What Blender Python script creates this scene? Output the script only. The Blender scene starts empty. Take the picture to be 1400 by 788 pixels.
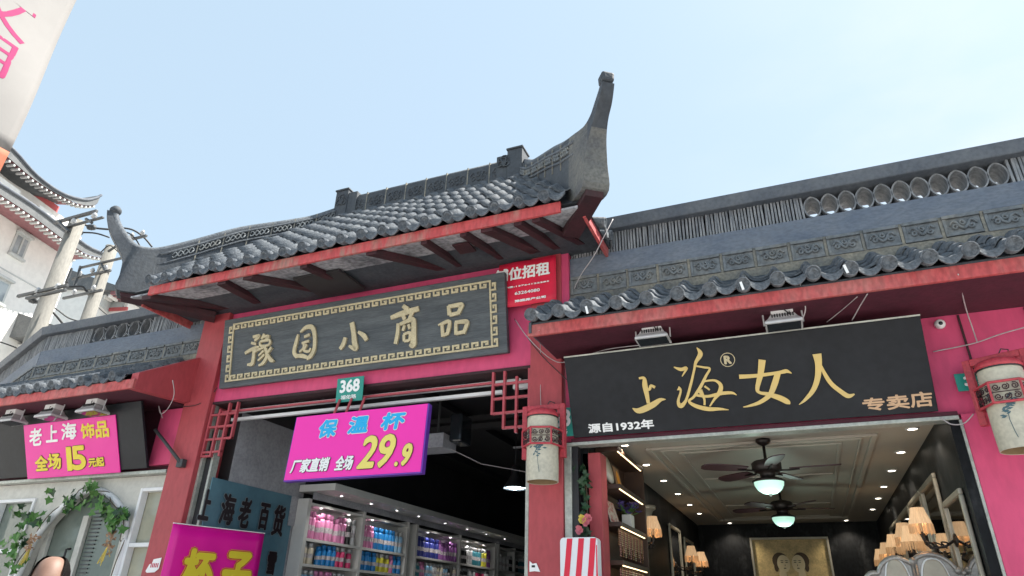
import bpy, bmesh, math, random
from mathutils import Vector as V, Matrix
random.seed(11)
S = bpy.context.scene
COL = S.collection
R = math.radians

# ------------------------------------------------------------------ camera
YAW, PIT, ROL, FPX = -0.40500, 0.46015, 0.026147, 896.73
CAM = V((0, 0, 1.55))
fw = V((math.sin(YAW)*math.cos(PIT), math.cos(YAW)*math.cos(PIT), math.sin(PIT)))
r0 = V((math.cos(YAW), -math.sin(YAW), 0)); u0 = r0.cross(fw)
rt = math.cos(ROL)*r0 + math.sin(ROL)*u0
up = -math.sin(ROL)*r0 + math.cos(ROL)*u0
cd = bpy.data.cameras.new('camera'); cam = bpy.data.objects.new('camera', cd); COL.objects.link(cam)
m4 = Matrix((rt, up, -fw)).transposed().to_4x4(); m4.translation = CAM
cam.matrix_world = m4
cd.sensor_width = 36; cd.lens = 36*FPX/1400; cd.clip_start = .05; cd.clip_end = 3000
S.camera = cam

# ------------------------------------------------------------------ light
SUN_AZ, SUN_EL = R(55), R(57)          # azimuth measured from +Y towards +X
w = bpy.data.worlds.new('World'); S.world = w; w.use_nodes = True
nt = w.node_tree; nt.nodes.clear()
out = nt.nodes.new('ShaderNodeOutputWorld'); bg = nt.nodes.new('ShaderNodeBackground')
sky = nt.nodes.new('ShaderNodeTexSky'); sky.sky_type = 'NISHITA'; sky.sun_disc = False
sky.sun_elevation = SUN_EL; sky.sun_rotation = SUN_AZ
sky.air_density = 1.0; sky.dust_density = 1.6; sky.ozone_density = 1.6
tc = nt.nodes.new('ShaderNodeTexCoord')
# thin bright clouds: soft noise over the sky direction, only in some parts of the dome
mp = nt.nodes.new('ShaderNodeMapping'); mp.inputs['Scale'].default_value = (1.3, 1.3, 3.2); mp.inputs['Location'].default_value = (.4, .15, .2)
nz = nt.nodes.new('ShaderNodeTexNoise'); nz.inputs['Scale'].default_value = 1.9; nz.inputs['Detail'].default_value = 6; nz.inputs['Roughness'].default_value = .5
cr = nt.nodes.new('ShaderNodeValToRGB'); cr.color_ramp.elements[0].position = .45; cr.color_ramp.elements[1].position = .64
dp = nt.nodes.new('ShaderNodeVectorMath'); dp.operation = 'DOT_PRODUCT'; dp.inputs[1].default_value = (.72, .66, .10)
mr = nt.nodes.new('ShaderNodeMapRange'); mr.interpolation_type = 'SMOOTHSTEP'; mr.inputs['From Min'].default_value = .42; mr.inputs['From Max'].default_value = 1.0; mr.inputs['To Max'].default_value = .8
mu = nt.nodes.new('ShaderNodeMath'); mu.operation = 'MULTIPLY'
mx = nt.nodes.new('ShaderNodeMixRGB'); mx.inputs['Color2'].default_value = (3.3, 3.45, 3.6, 1)
mv = nt.nodes.new('ShaderNodeMixRGB'); mv.inputs['Fac'].default_value = .78; mv.inputs['Color2'].default_value = (2.12, 2.70, 3.10, 1)   # thin even veil of high haze
nt.links.new(tc.outputs['Generated'], mp.inputs['Vector']); nt.links.new(mp.outputs['Vector'], nz.inputs['Vector']); nt.links.new(tc.outputs['Generated'], dp.inputs[0])
nt.links.new(dp.outputs['Value'], mr.inputs['Value'])
nt.links.new(nz.outputs['Fac'], cr.inputs['Fac']); nt.links.new(cr.outputs['Color'], mu.inputs[0]); nt.links.new(mr.outputs['Result'], mu.inputs[1]); nt.links.new(mu.outputs['Value'], mx.inputs['Fac'])
nt.links.new(sky.outputs['Color'], mv.inputs['Color1']); nt.links.new(mv.outputs['Color'], mx.inputs['Color1']); nt.links.new(mx.outputs['Color'], bg.inputs['Color'])
bg.inputs['Strength'].default_value = 0.070
nt.links.new(bg.outputs['Background'], out.inputs['Surface'])
sd = bpy.data.lights.new('sun', 'SUN'); so = bpy.data.objects.new('sun', sd); COL.objects.link(so)
sd.energy = 3.0; sd.angle = R(.5); sd.color = (1, .95, .87)
sdir = V((math.sin(SUN_AZ)*math.cos(SUN_EL), math.cos(SUN_AZ)*math.cos(SUN_EL), math.sin(SUN_EL)))
so.rotation_euler = sdir.to_track_quat('Z', 'Y').to_euler()
S.view_settings.view_transform = 'Standard'; S.view_settings.look = 'None'
S.view_settings.exposure = 2.17; S.view_settings.gamma = 1; S.view_settings.use_curve_mapping = False

# ------------------------------------------------------------------ helpers
def ray(px, py): return (fw*FPX + rt*(px-700) - up*(py-394))
def at(px, py, X=None, Y=None, Z=None, D=None):
    d = ray(px, py)
    if D is not None: return CAM + d.normalized()*D
    if X is not None: t = (X-CAM.x)/d.x
    elif Y is not None: t = (Y-CAM.y)/d.y
    else: t = (Z-CAM.z)/d.z
    return CAM + d*t
def hdir(px):                       # horizontal world direction seen at picture column px
    lo, hi = 300., 1600.
    for _ in range(50):
        mid = (lo+hi)/2
        if ray(px, mid).z > 0: lo = mid
        else: hi = mid
    return ray(px, lo).normalized()

class FR:
    def __init__(s, o, u, v):
        s.o = V(o); s.u = V(u).normalized(); s.v = V(v).normalized(); s.n = s.u.cross(s.v).normalized()
    def pt(s, a, b, c=0): return s.o + s.u*a + s.v*b + s.n*c
    def uv(s, px, py):
        d = ray(px, py); t = (s.o-CAM).dot(s.n)/d.dot(s.n); q = CAM + d*t - s.o
        return q.dot(s.u), q.dot(s.v)

class MB:
    def __init__(s): s.v = []; s.f = []
    def poly(s, pts):
        n = len(s.v); s.v += [V(p) for p in pts]; s.f.append(list(range(n, n+len(pts))))
    def hexa(s, c):                  # 8 corners: bottom 4 then top 4
        n = len(s.v); s.v += [V(p) for p in c]
        for q in ((3,2,1,0),(4,5,6,7),(0,1,5,4),(1,2,6,5),(2,3,7,6),(3,0,4,7)): s.f.append([n+i for i in q])
        return s
    def box(s, x0, x1, y0, y1, z0, z1):
        return s.hexa([(x0,y0,z0),(x1,y0,z0),(x1,y1,z0),(x0,y1,z0),(x0,y0,z1),(x1,y0,z1),(x1,y1,z1),(x0,y1,z1)])
    def fbox(s, fr, a0, a1, b0, b1, c0, c1):
        return s.hexa([fr.pt(a0,b0,c1),fr.pt(a1,b0,c1),fr.pt(a1,b0,c0),fr.pt(a0,b0,c0),fr.pt(a0,b1,c1),fr.pt(a1,b1,c1),fr.pt(a1,b1,c0),fr.pt(a0,b1,c0)])
    def prism(s, pts, vec):
        vec = V(vec); n = len(s.v); k = len(pts); a = [V(p) for p in pts]; s.v += a + [p+vec for p in a]
        s.f.append([n+i for i in range(k)][::-1]); s.f.append([n+k+i for i in range(k)])
        for i in range(k):
            j = (i+1) % k; s.f.append([n+i, n+j, n+k+j, n+k+i])
        return s
    def grid(s, rows, closed=False):
        n = len(s.v); w_ = len(rows[0])
        for r_ in rows: s.v += [V(p) for p in r_]
        for i in range(len(rows)-1):
            for j in range(w_ if closed else w_-1):
                k = (j+1) % w_
                s.f.append([n+i*w_+j, n+i*w_+k, n+(i+1)*w_+k, n+(i+1)*w_+j])
        return s
    def tube(s, pts, rad, n=8, cap=True, flat=1.0):
        pts = [V(p) for p in pts]; rows = []
        if not isinstance(rad, (list, tuple)): rad = [rad]*len(pts)
        pa = None
        for i, p in enumerate(pts):
            t = (pts[min(i+1, len(pts)-1)] - pts[max(i-1, 0)]).normalized()
            if pa is None:
                pa = t.orthogonal().normalized()
            pa = (pa - t*pa.dot(t)).normalized(); pb = t.cross(pa)
            rows.append([p + (pa*math.cos(2*math.pi*k/n) + pb*math.sin(2*math.pi*k/n)*flat)*rad[i] for k in range(n)])
        b = len(s.v); s.grid(rows, True)
        if cap:
            s.f.append([b+k for k in range(n)][::-1]); e = b+(len(rows)-1)*n; s.f.append([e+k for k in range(n)])
        return s
    def lathe(s, prof, c, n=20, ax=(0,0,1), cap=True):
        ax = V(ax).normalized(); a = ax.orthogonal().normalized(); b = ax.cross(a); c = V(c)
        k0 = len(s.v)
        rows = [[c + ax*z + (a*math.cos(2*math.pi*k/n)+b*math.sin(2*math.pi*k/n))*r_ for k in range(n)] for r_, z in prof]
        s.grid(rows, True)
        if cap:
            if prof[0][0] > 1e-4: s.f.append([k0+k for k in range(n)][::-1])
            e = k0+(len(rows)-1)*n
            if prof[-1][0] > 1e-4: s.f.append([e+k for k in range(n)])
        return s
    def build(s, name, mat, parent=None, smooth=False, bevel=0, origin=None):
        if parent is not None: o0 = ORG[parent]
        elif origin is not None: o0 = V(origin)
        else:
            xs = [p.x for p in s.v]; ys = [p.y for p in s.v]; zs = [p.z for p in s.v]
            o0 = V(((min(xs)+max(xs))/2, (min(ys)+max(ys))/2, min(zs)))
        me = bpy.data.meshes.new(name); me.from_pydata([tuple(p-o0) for p in s.v], [], s.f)
        me.update()
        bm = bmesh.new(); bm.from_mesh(me); bmesh.ops.recalc_face_normals(bm, faces=bm.faces); bm.to_mesh(me); bm.free()
        if smooth: me.polygons.foreach_set('use_smooth', [True]*len(me.polygons))
        if mat: me.materials.append(mat)
        o = bpy.data.objects.new(name, me); COL.objects.link(o)
        if parent is not None: o.parent = parent
        else: o.location = o0
        ORG[o] = o0
        if bevel:
            b = o.modifiers.new('bevel', 'BEVEL'); b.width = bevel; b.segments = 2; b.limit_method = 'ANGLE'; b.angle_limit = R(40)
        return o
ORG = {}
def tag(o, label=None, cat=None, group=None, kind=None):
    if label: o['label'] = label
    if cat: o['category'] = cat
    if group: o['group'] = group
    if kind: o['kind'] = kind
    return o
def thing(name, loc, label, cat, group=None):
    o = bpy.data.objects.new(name, None); COL.objects.link(o); o.location = loc; o.empty_display_size = .1
    ORG[o] = V(loc); return tag(o, label, cat, group)
def dup(root, loc, rz=None, label=None, scale=None):
    r_ = root.copy(); COL.objects.link(r_); r_.location = loc; ORG[r_] = V(loc)
    if rz is not None: r_.rotation_euler = (0, 0, rz)
    if scale: r_.scale = scale
    if label: r_['label'] = label
    for ch in list(root.children):
        c = ch.copy(); COL.objects.link(c); c.parent = r_
        for g in ch.children:
            d = g.copy(); COL.objects.link(d); d.parent = c
    return r_
def cat_rom(p, n=6):
    q = [p[0]]+list(p)+[p[-1]]; o = []
    for i in range(1, len(q)-2):
        a, b, c, d = [V(x) for x in q[i-1:i+3]]
        for k in range(n):
            t = k/n; o.append(.5*((2*b)+(c-a)*t+(2*a-5*b+4*c-d)*t*t+(3*b-a-3*c+d)*t**3))
    o.append(V(p[-1])); return o

# ------------------------------------------------------------------ materials
def mat(name, col, rough=.6, metal=0, var=.15, sc=6, bump=0, bsc=40, col2=None, stretch=(1,1,1), lo=.35, hi=.65, emit=0, ecol=None, spec=.5, fine=.0):
    m = bpy.data.materials.new(name); m.use_nodes = True; t = m.node_tree; b = t.nodes['Principled BSDF']
    b.inputs['Roughness'].default_value = rough; b.inputs['Metallic'].default_value = metal; b.inputs['Specular IOR Level'].default_value = spec
    c1 = tuple(col)+(1,); c2 = tuple(col2)+(1,) if col2 else tuple(max(0, x*(1-var)) for x in col)+(1,)
    tcn = t.nodes.new('ShaderNodeTexCoord'); mpn = t.nodes.new('ShaderNodeMapping'); mpn.inputs['Scale'].default_value = stretch
    t.links.new(tcn.outputs['Object'], mpn.inputs['Vector'])
    if var or col2:
        n = t.nodes.new('ShaderNodeTexNoise'); n.inputs['Scale'].default_value = sc; n.inputs['Detail'].default_value = 8; n.inputs['Roughness'].default_value = .65
        r_ = t.nodes.new('ShaderNodeValToRGB'); r_.color_ramp.elements[0].position = lo; r_.color_ramp.elements[1].position = hi
        r_.color_ramp.elements[0].color = c1; r_.color_ramp.elements[1].color = c2
        t.links.new(mpn.outputs['Vector'], n.inputs['Vector']); t.links.new(n.outputs['Fac'], r_.inputs['Fac'])
        src = r_.outputs['Color']
        if fine:
            n2 = t.nodes.new('ShaderNodeTexNoise'); n2.inputs['Scale'].default_value = sc*9; n2.inputs['Detail'].default_value = 5
            mm = t.nodes.new('ShaderNodeMixRGB'); mm.blend_type = 'MULTIPLY'; mm.inputs['Fac'].default_value = 1
            r2 = t.nodes.new('ShaderNodeValToRGB'); r2.color_ramp.elements[0].position = .35; r2.color_ramp.elements[1].position = .6
            g = 1-fine; r2.color_ramp.elements[0].color = (g, g, g, 1)
            t.links.new(mpn.outputs['Vector'], n2.inputs['Vector']); t.links.new(n2.outputs['Fac'], r2.inputs['Fac'])
            t.links.new(src, mm.inputs['Color1']); t.links.new(r2.outputs['Color'], mm.inputs['Color2']); src = mm.outputs['Color']
        t.links.new(src, b.inputs['Base Color'])
    else: b.inputs['Base Color'].default_value = c1
    if bump:
        nb = t.nodes.new('ShaderNodeTexNoise'); nb.inputs['Scale'].default_value = bsc; nb.inputs['Detail'].default_value = 6
        bp = t.nodes.new('ShaderNodeBump'); bp.inputs['Strength'].default_value = bump; bp.inputs['Distance'].default_value = .01
        t.links.new(mpn.outputs['Vector'], nb.inputs['Vector']); t.links.new(nb.outputs['Fac'], bp.inputs['Height']); t.links.new(bp.outputs['Normal'], b.inputs['Normal'])
    if emit:
        b.inputs['Emission Strength'].default_value = emit; b.inputs['Emission Color'].default_value = tuple(ecol or col)+(1,)
    return m
M = {}
M['tile'] = mat('grey_clay_tile', (.105,.121,.143), .75, sc=5, col2=(.185,.20,.215), spec=.22, bump=.5, bsc=60, fine=.42)
M['ridge'] = mat('grey_ridge_plaster', (.042,.051,.064), .75, sc=3, col2=(.075,.085,.095), bump=.3, bsc=35, fine=.25, lo=.4, hi=.75)
M['horn_foot'] = mat('bare_cement_foot', (.17,.17,.155), .85, sc=5, col2=(.10,.105,.11), bump=.3, fine=.3)
M['stone'] = mat('weathered_cement', (.32,.295,.235), .85, sc=5, col2=(.15,.155,.15), bump=.5, bsc=40, fine=.3)
M['panel'] = mat('grey_carved_panel', (.17,.19,.205), .8, sc=2.6, col2=(.30,.285,.24), bump=.3, bsc=50, fine=.35, lo=.5, hi=.78)
M['band'] = mat('slate_blue_render', (.115,.145,.195), .8, sc=3, col2=(.19,.215,.25), bump=.25, bsc=50, fine=.2, stretch=(1,1,2.2), lo=.35, hi=.8)
M['coping'] = mat('dark_coping_render', (.075,.09,.115), .75, sc=4, col2=(.125,.14,.16), bump=.25, fine=.2)
M['slat'] = mat('grey_slat_tile', (.13,.145,.165), .75, sc=9, col2=(.30,.315,.33), bump=.3, bsc=70, fine=.2, stretch=(3,3,.6))
M['fascia'] = mat('faded_red_fascia_paint', (.50,.082,.085), .65, sc=2.6, col2=(.46,.20,.18), bump=.15, bsc=60, fine=.3, stretch=(1.6,1,.7), lo=.45, hi=.75)
M['fascia2'] = mat('patchy_red_fascia_paint', (.52,.08,.085), .65, sc=2.4, col2=(.32,.27,.22), bump=.2, bsc=60, fine=.25, stretch=(1.8,1,.5), lo=.5, hi=.66)
M['red'] = mat('column_red_paint', (.45,.068,.082), .6, sc=2.5, col2=(.30,.045,.052), bump=.15, bsc=70, fine=.12, stretch=(1.2,1.2,.45), lo=.35, hi=.85)
M['maroon'] = mat('dark_red_rafter_paint', (.055,.012,.018), .7, sc=5, col2=(.03,.011,.015), bump=.15, fine=.3)
M['soffit_r'] = mat('maroon_soffit_board', (.085,.012,.028), .75, sc=3, col2=(.06,.010,.022), bump=.15, fine=.2)
M['pink'] = mat('magenta_pink_wall_paint', (.66,.075,.185), .65, sc=1.8, col2=(.50,.050,.135), bump=.12, bsc=90, fine=.10, stretch=(1.2,1.2,.4), lo=.35, hi=.9)
M['soffit'] = mat('dirty_white_soffit', (.42,.43,.46), .85, sc=2.6, col2=(.13,.14,.16), bump=.2, fine=.5, lo=.42, hi=.68)
M['plaque'] = mat('dark_slate_plaque_wood', (.050,.060,.070), .55, sc=3, col2=(.10,.115,.125), bump=.3, bsc=40, fine=.3, stretch=(.5,2,6))
M['gold'] = mat('dull_gold_leaf', (.60,.52,.33), .5, .15, sc=9, col2=(.48,.41,.26), fine=.2)
M['gold2'] = mat('bright_gold_letter', (.62,.45,.15), .4, .2, sc=4, col2=(.55,.42,.17))
M['bronze'] = mat('pale_bronze_letter', (.55,.36,.22), .4, .2, var=.1)
M['signblack'] = mat('black_sign_panel', (.009,.011,.015), .5, sc=2, col2=(.016,.019,.024), bump=.05, bsc=200, fine=.2, spec=.25)
M['white'] = mat('white_paint', (.80,.81,.82), .5, var=.08, sc=8)
M['letter_white'] = mat('white_letter', (.85,.86,.86), .5, var=.04)
M['frame_pale'] = mat('pale_aluminium_frame', (.50,.52,.47), .4, .3, sc=5, var=.35, fine=.2)
M['magenta'] = mat('magenta_poster', (.82,.004,.33), .4, var=.06, sc=1.5)
M['magenta2'] = mat('bright_pink_signboard', (.90,.025,.42), .35, var=.05, sc=1.5)
M['violet'] = mat('violet_sign_edge', (.16,.05,.45), .4, var=.1)
M['cyan'] = mat('cyan_letter', (.01,.42,.80), .5, var=.04)
M['yellow'] = mat('yellow_letter', (.78,.62,.03), .5, var=.05)
M['yellow2'] = mat('pale_yellow_letter', (.80,.68,.16), .5, var=.05)
M['outline'] = mat('dark_letter_outline', (.06,.015,.02), .6, var=.1)
M['redline'] = mat('red_letter_outline', (.55,.01,.06), .6, var=.1)
M['orangeline'] = mat('orange_letter_outline', (.85,.35,.03), .6, var=.1)
M['rental'] = mat('crimson_banner', (.72,.012,.055), .55, var=.12, sc=3)
M['teal'] = mat('teal_plate_enamel', (.02,.27,.22), .35, var=.12, sc=6)
M['blue'] = mat('blue_grey_wall_panel', (.10,.22,.28), .35, sc=3, col2=(.07,.15,.20))
M['greyboard'] = mat('grey_shutter_board', (.40,.40,.43), .6, sc=4, var=.2, fine=.2)
M['metalletter'] = mat('dark_bronze_letter', (.025,.012,.016), .4, .3, var=.1)
M['letteredge'] = mat('pale_letter_edge', (.28,.31,.33), .4, .2, var=.1)
M['paper'] = mat('lantern_parchment', (.56,.53,.42), .6, sc=5, col2=(.47,.45,.37), fine=.15)
M['ink'] = mat('lantern_blue_ink', (.07,.14,.17), .7, var=.2)
M['brown'] = mat('brown_lantern_lining', (.28,.19,.10), .7, var=.2)
M['lantern_red'] = mat('lantern_bracket_red', (.55,.05,.075), .5, sc=6, col2=(.42,.05,.065), bump=.15, fine=.25)
M['lattice_red'] = mat('lattice_red_paint', (.46,.07,.09), .5, sc=5, col2=(.38,.06,.075), fine=.15)
M['alu'] = mat('cast_aluminium', (.62,.63,.64), .4, .2, var=.15, sc=12)
M['black'] = mat('black_plastic', (.015,.015,.017), .4, var=.2)
M['glassblack'] = mat('dark_glass', (.02,.025,.03), .08, var=0)
M['ceil'] = mat('cream_ceiling_paint', (.43,.39,.335), .6, sc=2, var=.1, bump=.05)
M['marble'] = mat('black_marble', (.008,.009,.011), .5, sc=3.5, col2=(.055,.058,.062), lo=.52, hi=.75, stretch=(1,1.6,.5), fine=.5, spec=.15)
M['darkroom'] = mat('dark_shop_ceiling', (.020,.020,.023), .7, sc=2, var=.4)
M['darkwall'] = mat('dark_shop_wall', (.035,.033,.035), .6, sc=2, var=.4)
M['floor'] = mat('shop_floor_tile', (.25,.23,.21), .3, sc=2, var=.2)
M['shelf'] = mat('white_shelf_board', (.62,.61,.58), .45, var=.08)
M['wood'] = mat('dark_walnut', (.035,.018,.012), .5, sc=3, col2=(.06,.03,.018), stretch=(1,4,1))
M['led'] = mat('warm_led_strip', (1,.8,.5), .5, var=0, emit=.8, ecol=(1,.72,.38))
M['down'] = mat('downlight_glow', (1,.95,.85), .5, var=0, emit=4, ecol=(1,.90,.74))
M['down2'] = mat('white_downlight_glow', (1,1,1), .5, var=0, emit=3, ecol=(1,.98,.96))
M['bowl'] = mat('frosted_bowl_glow', (.45,.55,.52), .4, var=0, emit=.17, ecol=(.55,1,.80))
M['shade'] = mat('warm_lamp_shade', (.60,.42,.26), .7, sc=20, var=.35, emit=.09, ecol=(1,.62,.33), stretch=(1,1,.1))
M['fringe'] = mat('shade_fringe', (.5,.33,.18), .7, sc=30, var=.4, emit=.05, ecol=(1,.55,.25), stretch=(3,3,.1))
M['pewter'] = mat('silver_carved_frame', (.40,.38,.36), .35, .55, sc=9, var=.3, fine=.2)
M['champagne'] = mat('champagne_frame', (.42,.38,.31), .35, .4, sc=6, var=.25)
M['mirror'] = mat('mirror_glass', (.6,.6,.6), .04, 1, var=0)
M['bronze_dark'] = mat('dark_bronze_fan', (.03,.024,.022), .4, .4, var=.3)
M['blade'] = mat('dark_fan_blade', (.05,.018,.022), .5, sc=4, var=.3)
M['sepia'] = mat('sepia_print', (.74,.56,.26), .5, sc=5, col2=(.36,.27,.13), lo=.48, hi=.75, fine=.2)
M['sepia_face'] = mat('sepia_skin', (.86,.72,.45), .5, var=.1, sc=12)
M['sepia_hair'] = mat('sepia_hair', (.10,.06,.03), .6, var=.2)
M['purple'] = mat('purple_petal', (.10,.07,.26), .6, var=.35, sc=20)
M['leaf'] = mat('ivy_leaf', (.055,.16,.035), .5, sc=14, col2=(.11,.24,.06), spec=.3)
M['leaf_dark'] = mat('dark_ivy_leaf', (.025,.075,.03), .5, sc=14, var=.4)
M['stem'] = mat('brown_stem', (.10,.07,.04), .7, var=.3)
M['rose'] = mat('pink_rose', (.65,.18,.22), .6, var=.3, sc=30)
M['rose_y'] = mat('yellow_rose', (.70,.55,.10), .6, var=.3, sc=30)
M['dry'] = mat('dried_flower', (.40,.24,.14), .8, var=.4, sc=30)
M['cream'] = mat('cream_shopfront_paint', (.58,.57,.52), .5, sc=3, col2=(.50,.49,.45), fine=.1)
M['pane'] = mat('green_grey_glass_pane', (.20,.23,.20), .12, sc=2, col2=(.13,.16,.14))
M['pane_cream'] = mat('cream_display_pane', (.46,.44,.33), .15, sc=2.5, col2=(.34,.34,.27))
M['stripe_red'] = mat('stripe_red', (.66,.012,.045), .45, var=.05)
M['stripe_white'] = mat('stripe_white', (.72,.74,.77), .45, var=.04)
M['bwall'] = mat('white_building_render', (.76,.75,.71), .8, sc=.6, col2=(.71,.70,.67), fine=.08)
M['bred'] = mat('building_red_trim', (.50,.10,.10), .6, sc=2, var=.2)
M['bgrey'] = mat('pale_grey_panel', (.48,.50,.49), .7, var=.15, sc=2)
M['broof'] = mat('distant_grey_roof', (.10,.107,.112), .7, sc=3, col2=(.15,.157,.16), fine=.25)
M['bsoffit'] = mat('dusky_red_soffit', (.28,.12,.13), .7, sc=5, var=.3)
M['window'] = mat('window_glass', (.13,.16,.18), .1, sc=.8, col2=(.34,.38,.40), lo=.4, hi=.6)
M['concrete'] = mat('pale_concrete_pole', (.23,.22,.195), .85, sc=5, col2=(.17,.165,.15), fine=.2, stretch=(1,1,.3))
M['steel'] = mat('dull_galvanised_steel', (.07,.075,.08), .55, .3, var=.3)
M['porcelain'] = mat('grey_porcelain', (.45,.46,.47), .25, var=.15)
M['wire'] = mat('black_cable', (.03,.03,.032), .6, var=.2)
M['wire_w'] = mat('grimy_white_cable', (.50,.46,.47), .6, var=.3, sc=20)
M['fabric'] = mat('white_banner_fabric', (.25,.243,.236), .8, sc=1.2, col2=(.215,.208,.203), bump=.08, bsc=15)
M['fabric_o'] = mat('orange_banner_fabric', (.40,.12,.065), .8, sc=2, var=.15)
M['fabric_t'] = mat('magenta_banner_ink', (.30,.012,.105), .8, var=.1)
M['skin'] = mat('skin', (.20,.118,.085), .6, sc=14, col2=(.16,.09,.065), bump=.05)
M['hair'] = mat('short_black_hair', (.008,.007,.007), .8, spec=.1, var=.4, sc=60, bump=.5, bsc=200)
M['shirt'] = mat('blue_shirt_cotton', (.07,.10,.18), .8, var=.2, sc=8)
M['trouser'] = mat('dark_trouser_cotton', (.03,.03,.035), .8, var=.2, sc=8)
M['paving'] = mat('pale_granite_paving', (.44,.42,.40), .8, sc=2, col2=(.37,.36,.345), bump=.2, bsc=20, fine=.2)

# ------------------------------------------------------------------ lettering
FONT = {}
def glyphs(s):
    if s in FONT: return FONT[s]
    c = bpy.data.curves.new('lettering', 'FONT'); c.body = s; c.size = 1; c.resolution_u = 3
    o = bpy.data.objects.new('lettering', c); COL.objects.link(o)
    dg = bpy.context.evaluated_depsgraph_get(); dg.update()
    me = bpy.data.meshes.new_from_object(o.evaluated_get(dg))
    vs = [v.co.copy() for v in me.vertices]; fs = [list(p.vertices) for p in me.polygons]
    bpy.data.objects.remove(o); bpy.data.curves.remove(c); bpy.data.meshes.remove(me)
    x0 = min(v.x for v in vs); x1 = max(v.x for v in vs); y0 = min(v.y for v in vs); y1 = max(v.y for v in vs)
    FONT[s] = ([((v.x-x0)/(x1-x0), (v.y-y0)/(y1-y0)) for v in vs], fs); return FONT[s]
def text_mb(mb, s, fr, a0, b0, a1, b1, bold=0, c=.003, shear=0, slope=0):
    vs, fs = glyphs(s)
    sh = [(0, 0)] if not bold else [(bold*math.cos(k*math.pi/4), bold*math.sin(k*math.pi/4)) for k in range(8)]+[(0, 0)]
    for i, (dx, dy) in enumerate(sh):
        n = len(mb.v)
        for x, y in vs:
            mb.v.append(fr.pt(a0+(a1-a0)*x+shear*(b1-b0)*y+dx, b0+(b1-b0)*y+dy+slope*(a1-a0)*x, c+i*.00025))
        mb.f += [[n+k for k in f] for f in fs]
    return mb
def text(name, s, fr, bl, tr, m, parent, bold=0, c=.003, shear=0, outline=None, om=None, outline2=None, om2=None):
    """lettering whose bottom-left / top-right corners sit where photo pixels bl / tr meet the sign's plane"""
    a0, b0 = fr.uv(*bl); a1, b1 = fr.uv(*tr); a1 -= shear*(b1-b0)
    o = text_mb(MB(), s, fr, a0, b0, a1, b1, bold, c, shear).build(name, m, parent)
    if outline: text_mb(MB(), s, fr, a0, b0, a1, b1, outline, c-.0035, shear).build('letter_outline', om, o)
    if outline2: text_mb(MB(), s, fr, a0, b0, a1, b1, outline2, c-.007, shear).build('letter_outline', om2, o)
    return o
def brush(mb, fr, strokes, ox, oy, sc, c=.004, th=.008):
    """brush strokes: centre line and width, traced in photo pixels and laid on the sign's plane"""
    for i, st in enumerate(strokes):
        P = []
        for x, y, wd in st:
            a, b = fr.uv(ox+x/sc, oy+y/sc); a2, b2 = fr.uv(ox+(x+10)/sc, oy+y/sc)
            P.append((a, b, abs(a2-a)/10*wd))
        P = cat_rom(P, 5); L = []; Rr = []
        for k, p in enumerate(P):
            t = P[min(k+1, len(P)-1)]-P[max(k-1, 0)]; t = V((t.x, t.y)); t = t.normalized() if t.length > 1e-9 else V((1, 0))
            h = max(p.z, .002)/2; L.append((p.x-t.y*h, p.y+t.x*h)); Rr.append((p.x+t.y*h, p.y-t.x*h))
        top = c+th+i*.0004
        mb.grid([[fr.pt(a, b, c) for a, b in L], [fr.pt(a, b, top) for a, b in L], [fr.pt(a, b, top) for a, b in Rr], [fr.pt(a, b, c) for a, b in Rr]])
        for e in (0, -1):
            mb.poly([fr.pt(*L[e], c), fr.pt(*L[e], top), fr.pt(*Rr[e], top), fr.pt(*Rr[e], c)])
    return mb

# ------------------------------------------------------------------ ground
g = MB(); g.grid([[(x, y, 0) for x in (-400, -40, 0, 40, 400)] for y in (-400, -20, 4.4)])
tag(g.build('street', M['paving']), kind='structure')
g = MB(); g.grid([[(x, y, .004) for x in (-400, -40, 0, 40, 400)] for y in (4.4, 20, 400)])
tag(g.build('ground', M['paving']), kind='structure')

# ------------------------------------------------------------------ roof tiles
def wave(t):                                   # 0..1 over one period: rounded cover tile and a wide hollow pan
    t = t % 1.0
    if t < .36 or t > 1: return math.sin(math.pi*t/.36)*.050
    return -math.sin(math.pi*(t-.36)/.64)*.022
def tiles(x0, n, per, e0, e1, courses, trim=None, lift=.022, amp=1.0):
    """courses of wavy tiles from eave line e0=(Y,Z) up to e1; every course overlaps the one below"""
    mb = MB(); dy = e1[0]-e0[0]; dz = e1[1]-e0[1]; L = math.hypot(dy, dz); ty, tz = dy/L, dz/L; ny, nz_ = -tz, ty
    NS = 12
    for k in range(courses):
        s0 = L*k/courses; s1 = min(L*(k+1)/courses+.03, L)
        for j in range(n):
            if trim:
                a, b = trim((s0+s1)/2/L); xc = x0+(j+.5)*per
                if xc < a or xc > b: continue
            jx = random.uniform(-.006, .006); jl = random.uniform(-.005, .006); js = random.uniform(-.012, .012)
            rows = []
            for s_, h in ((s0+js, lift+jl-.016), (s0+js, lift+jl), (s1, .004)):
                rows.append([(x0+(j+t/NS)*per+jx, e0[0]+ty*s_+ny*(h+amp*wave(t/NS)), e0[1]+tz*s_+nz_*(h+amp*wave(t/NS))) for t in range(NS+1)])
            mb.grid(rows)
    return mb
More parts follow.
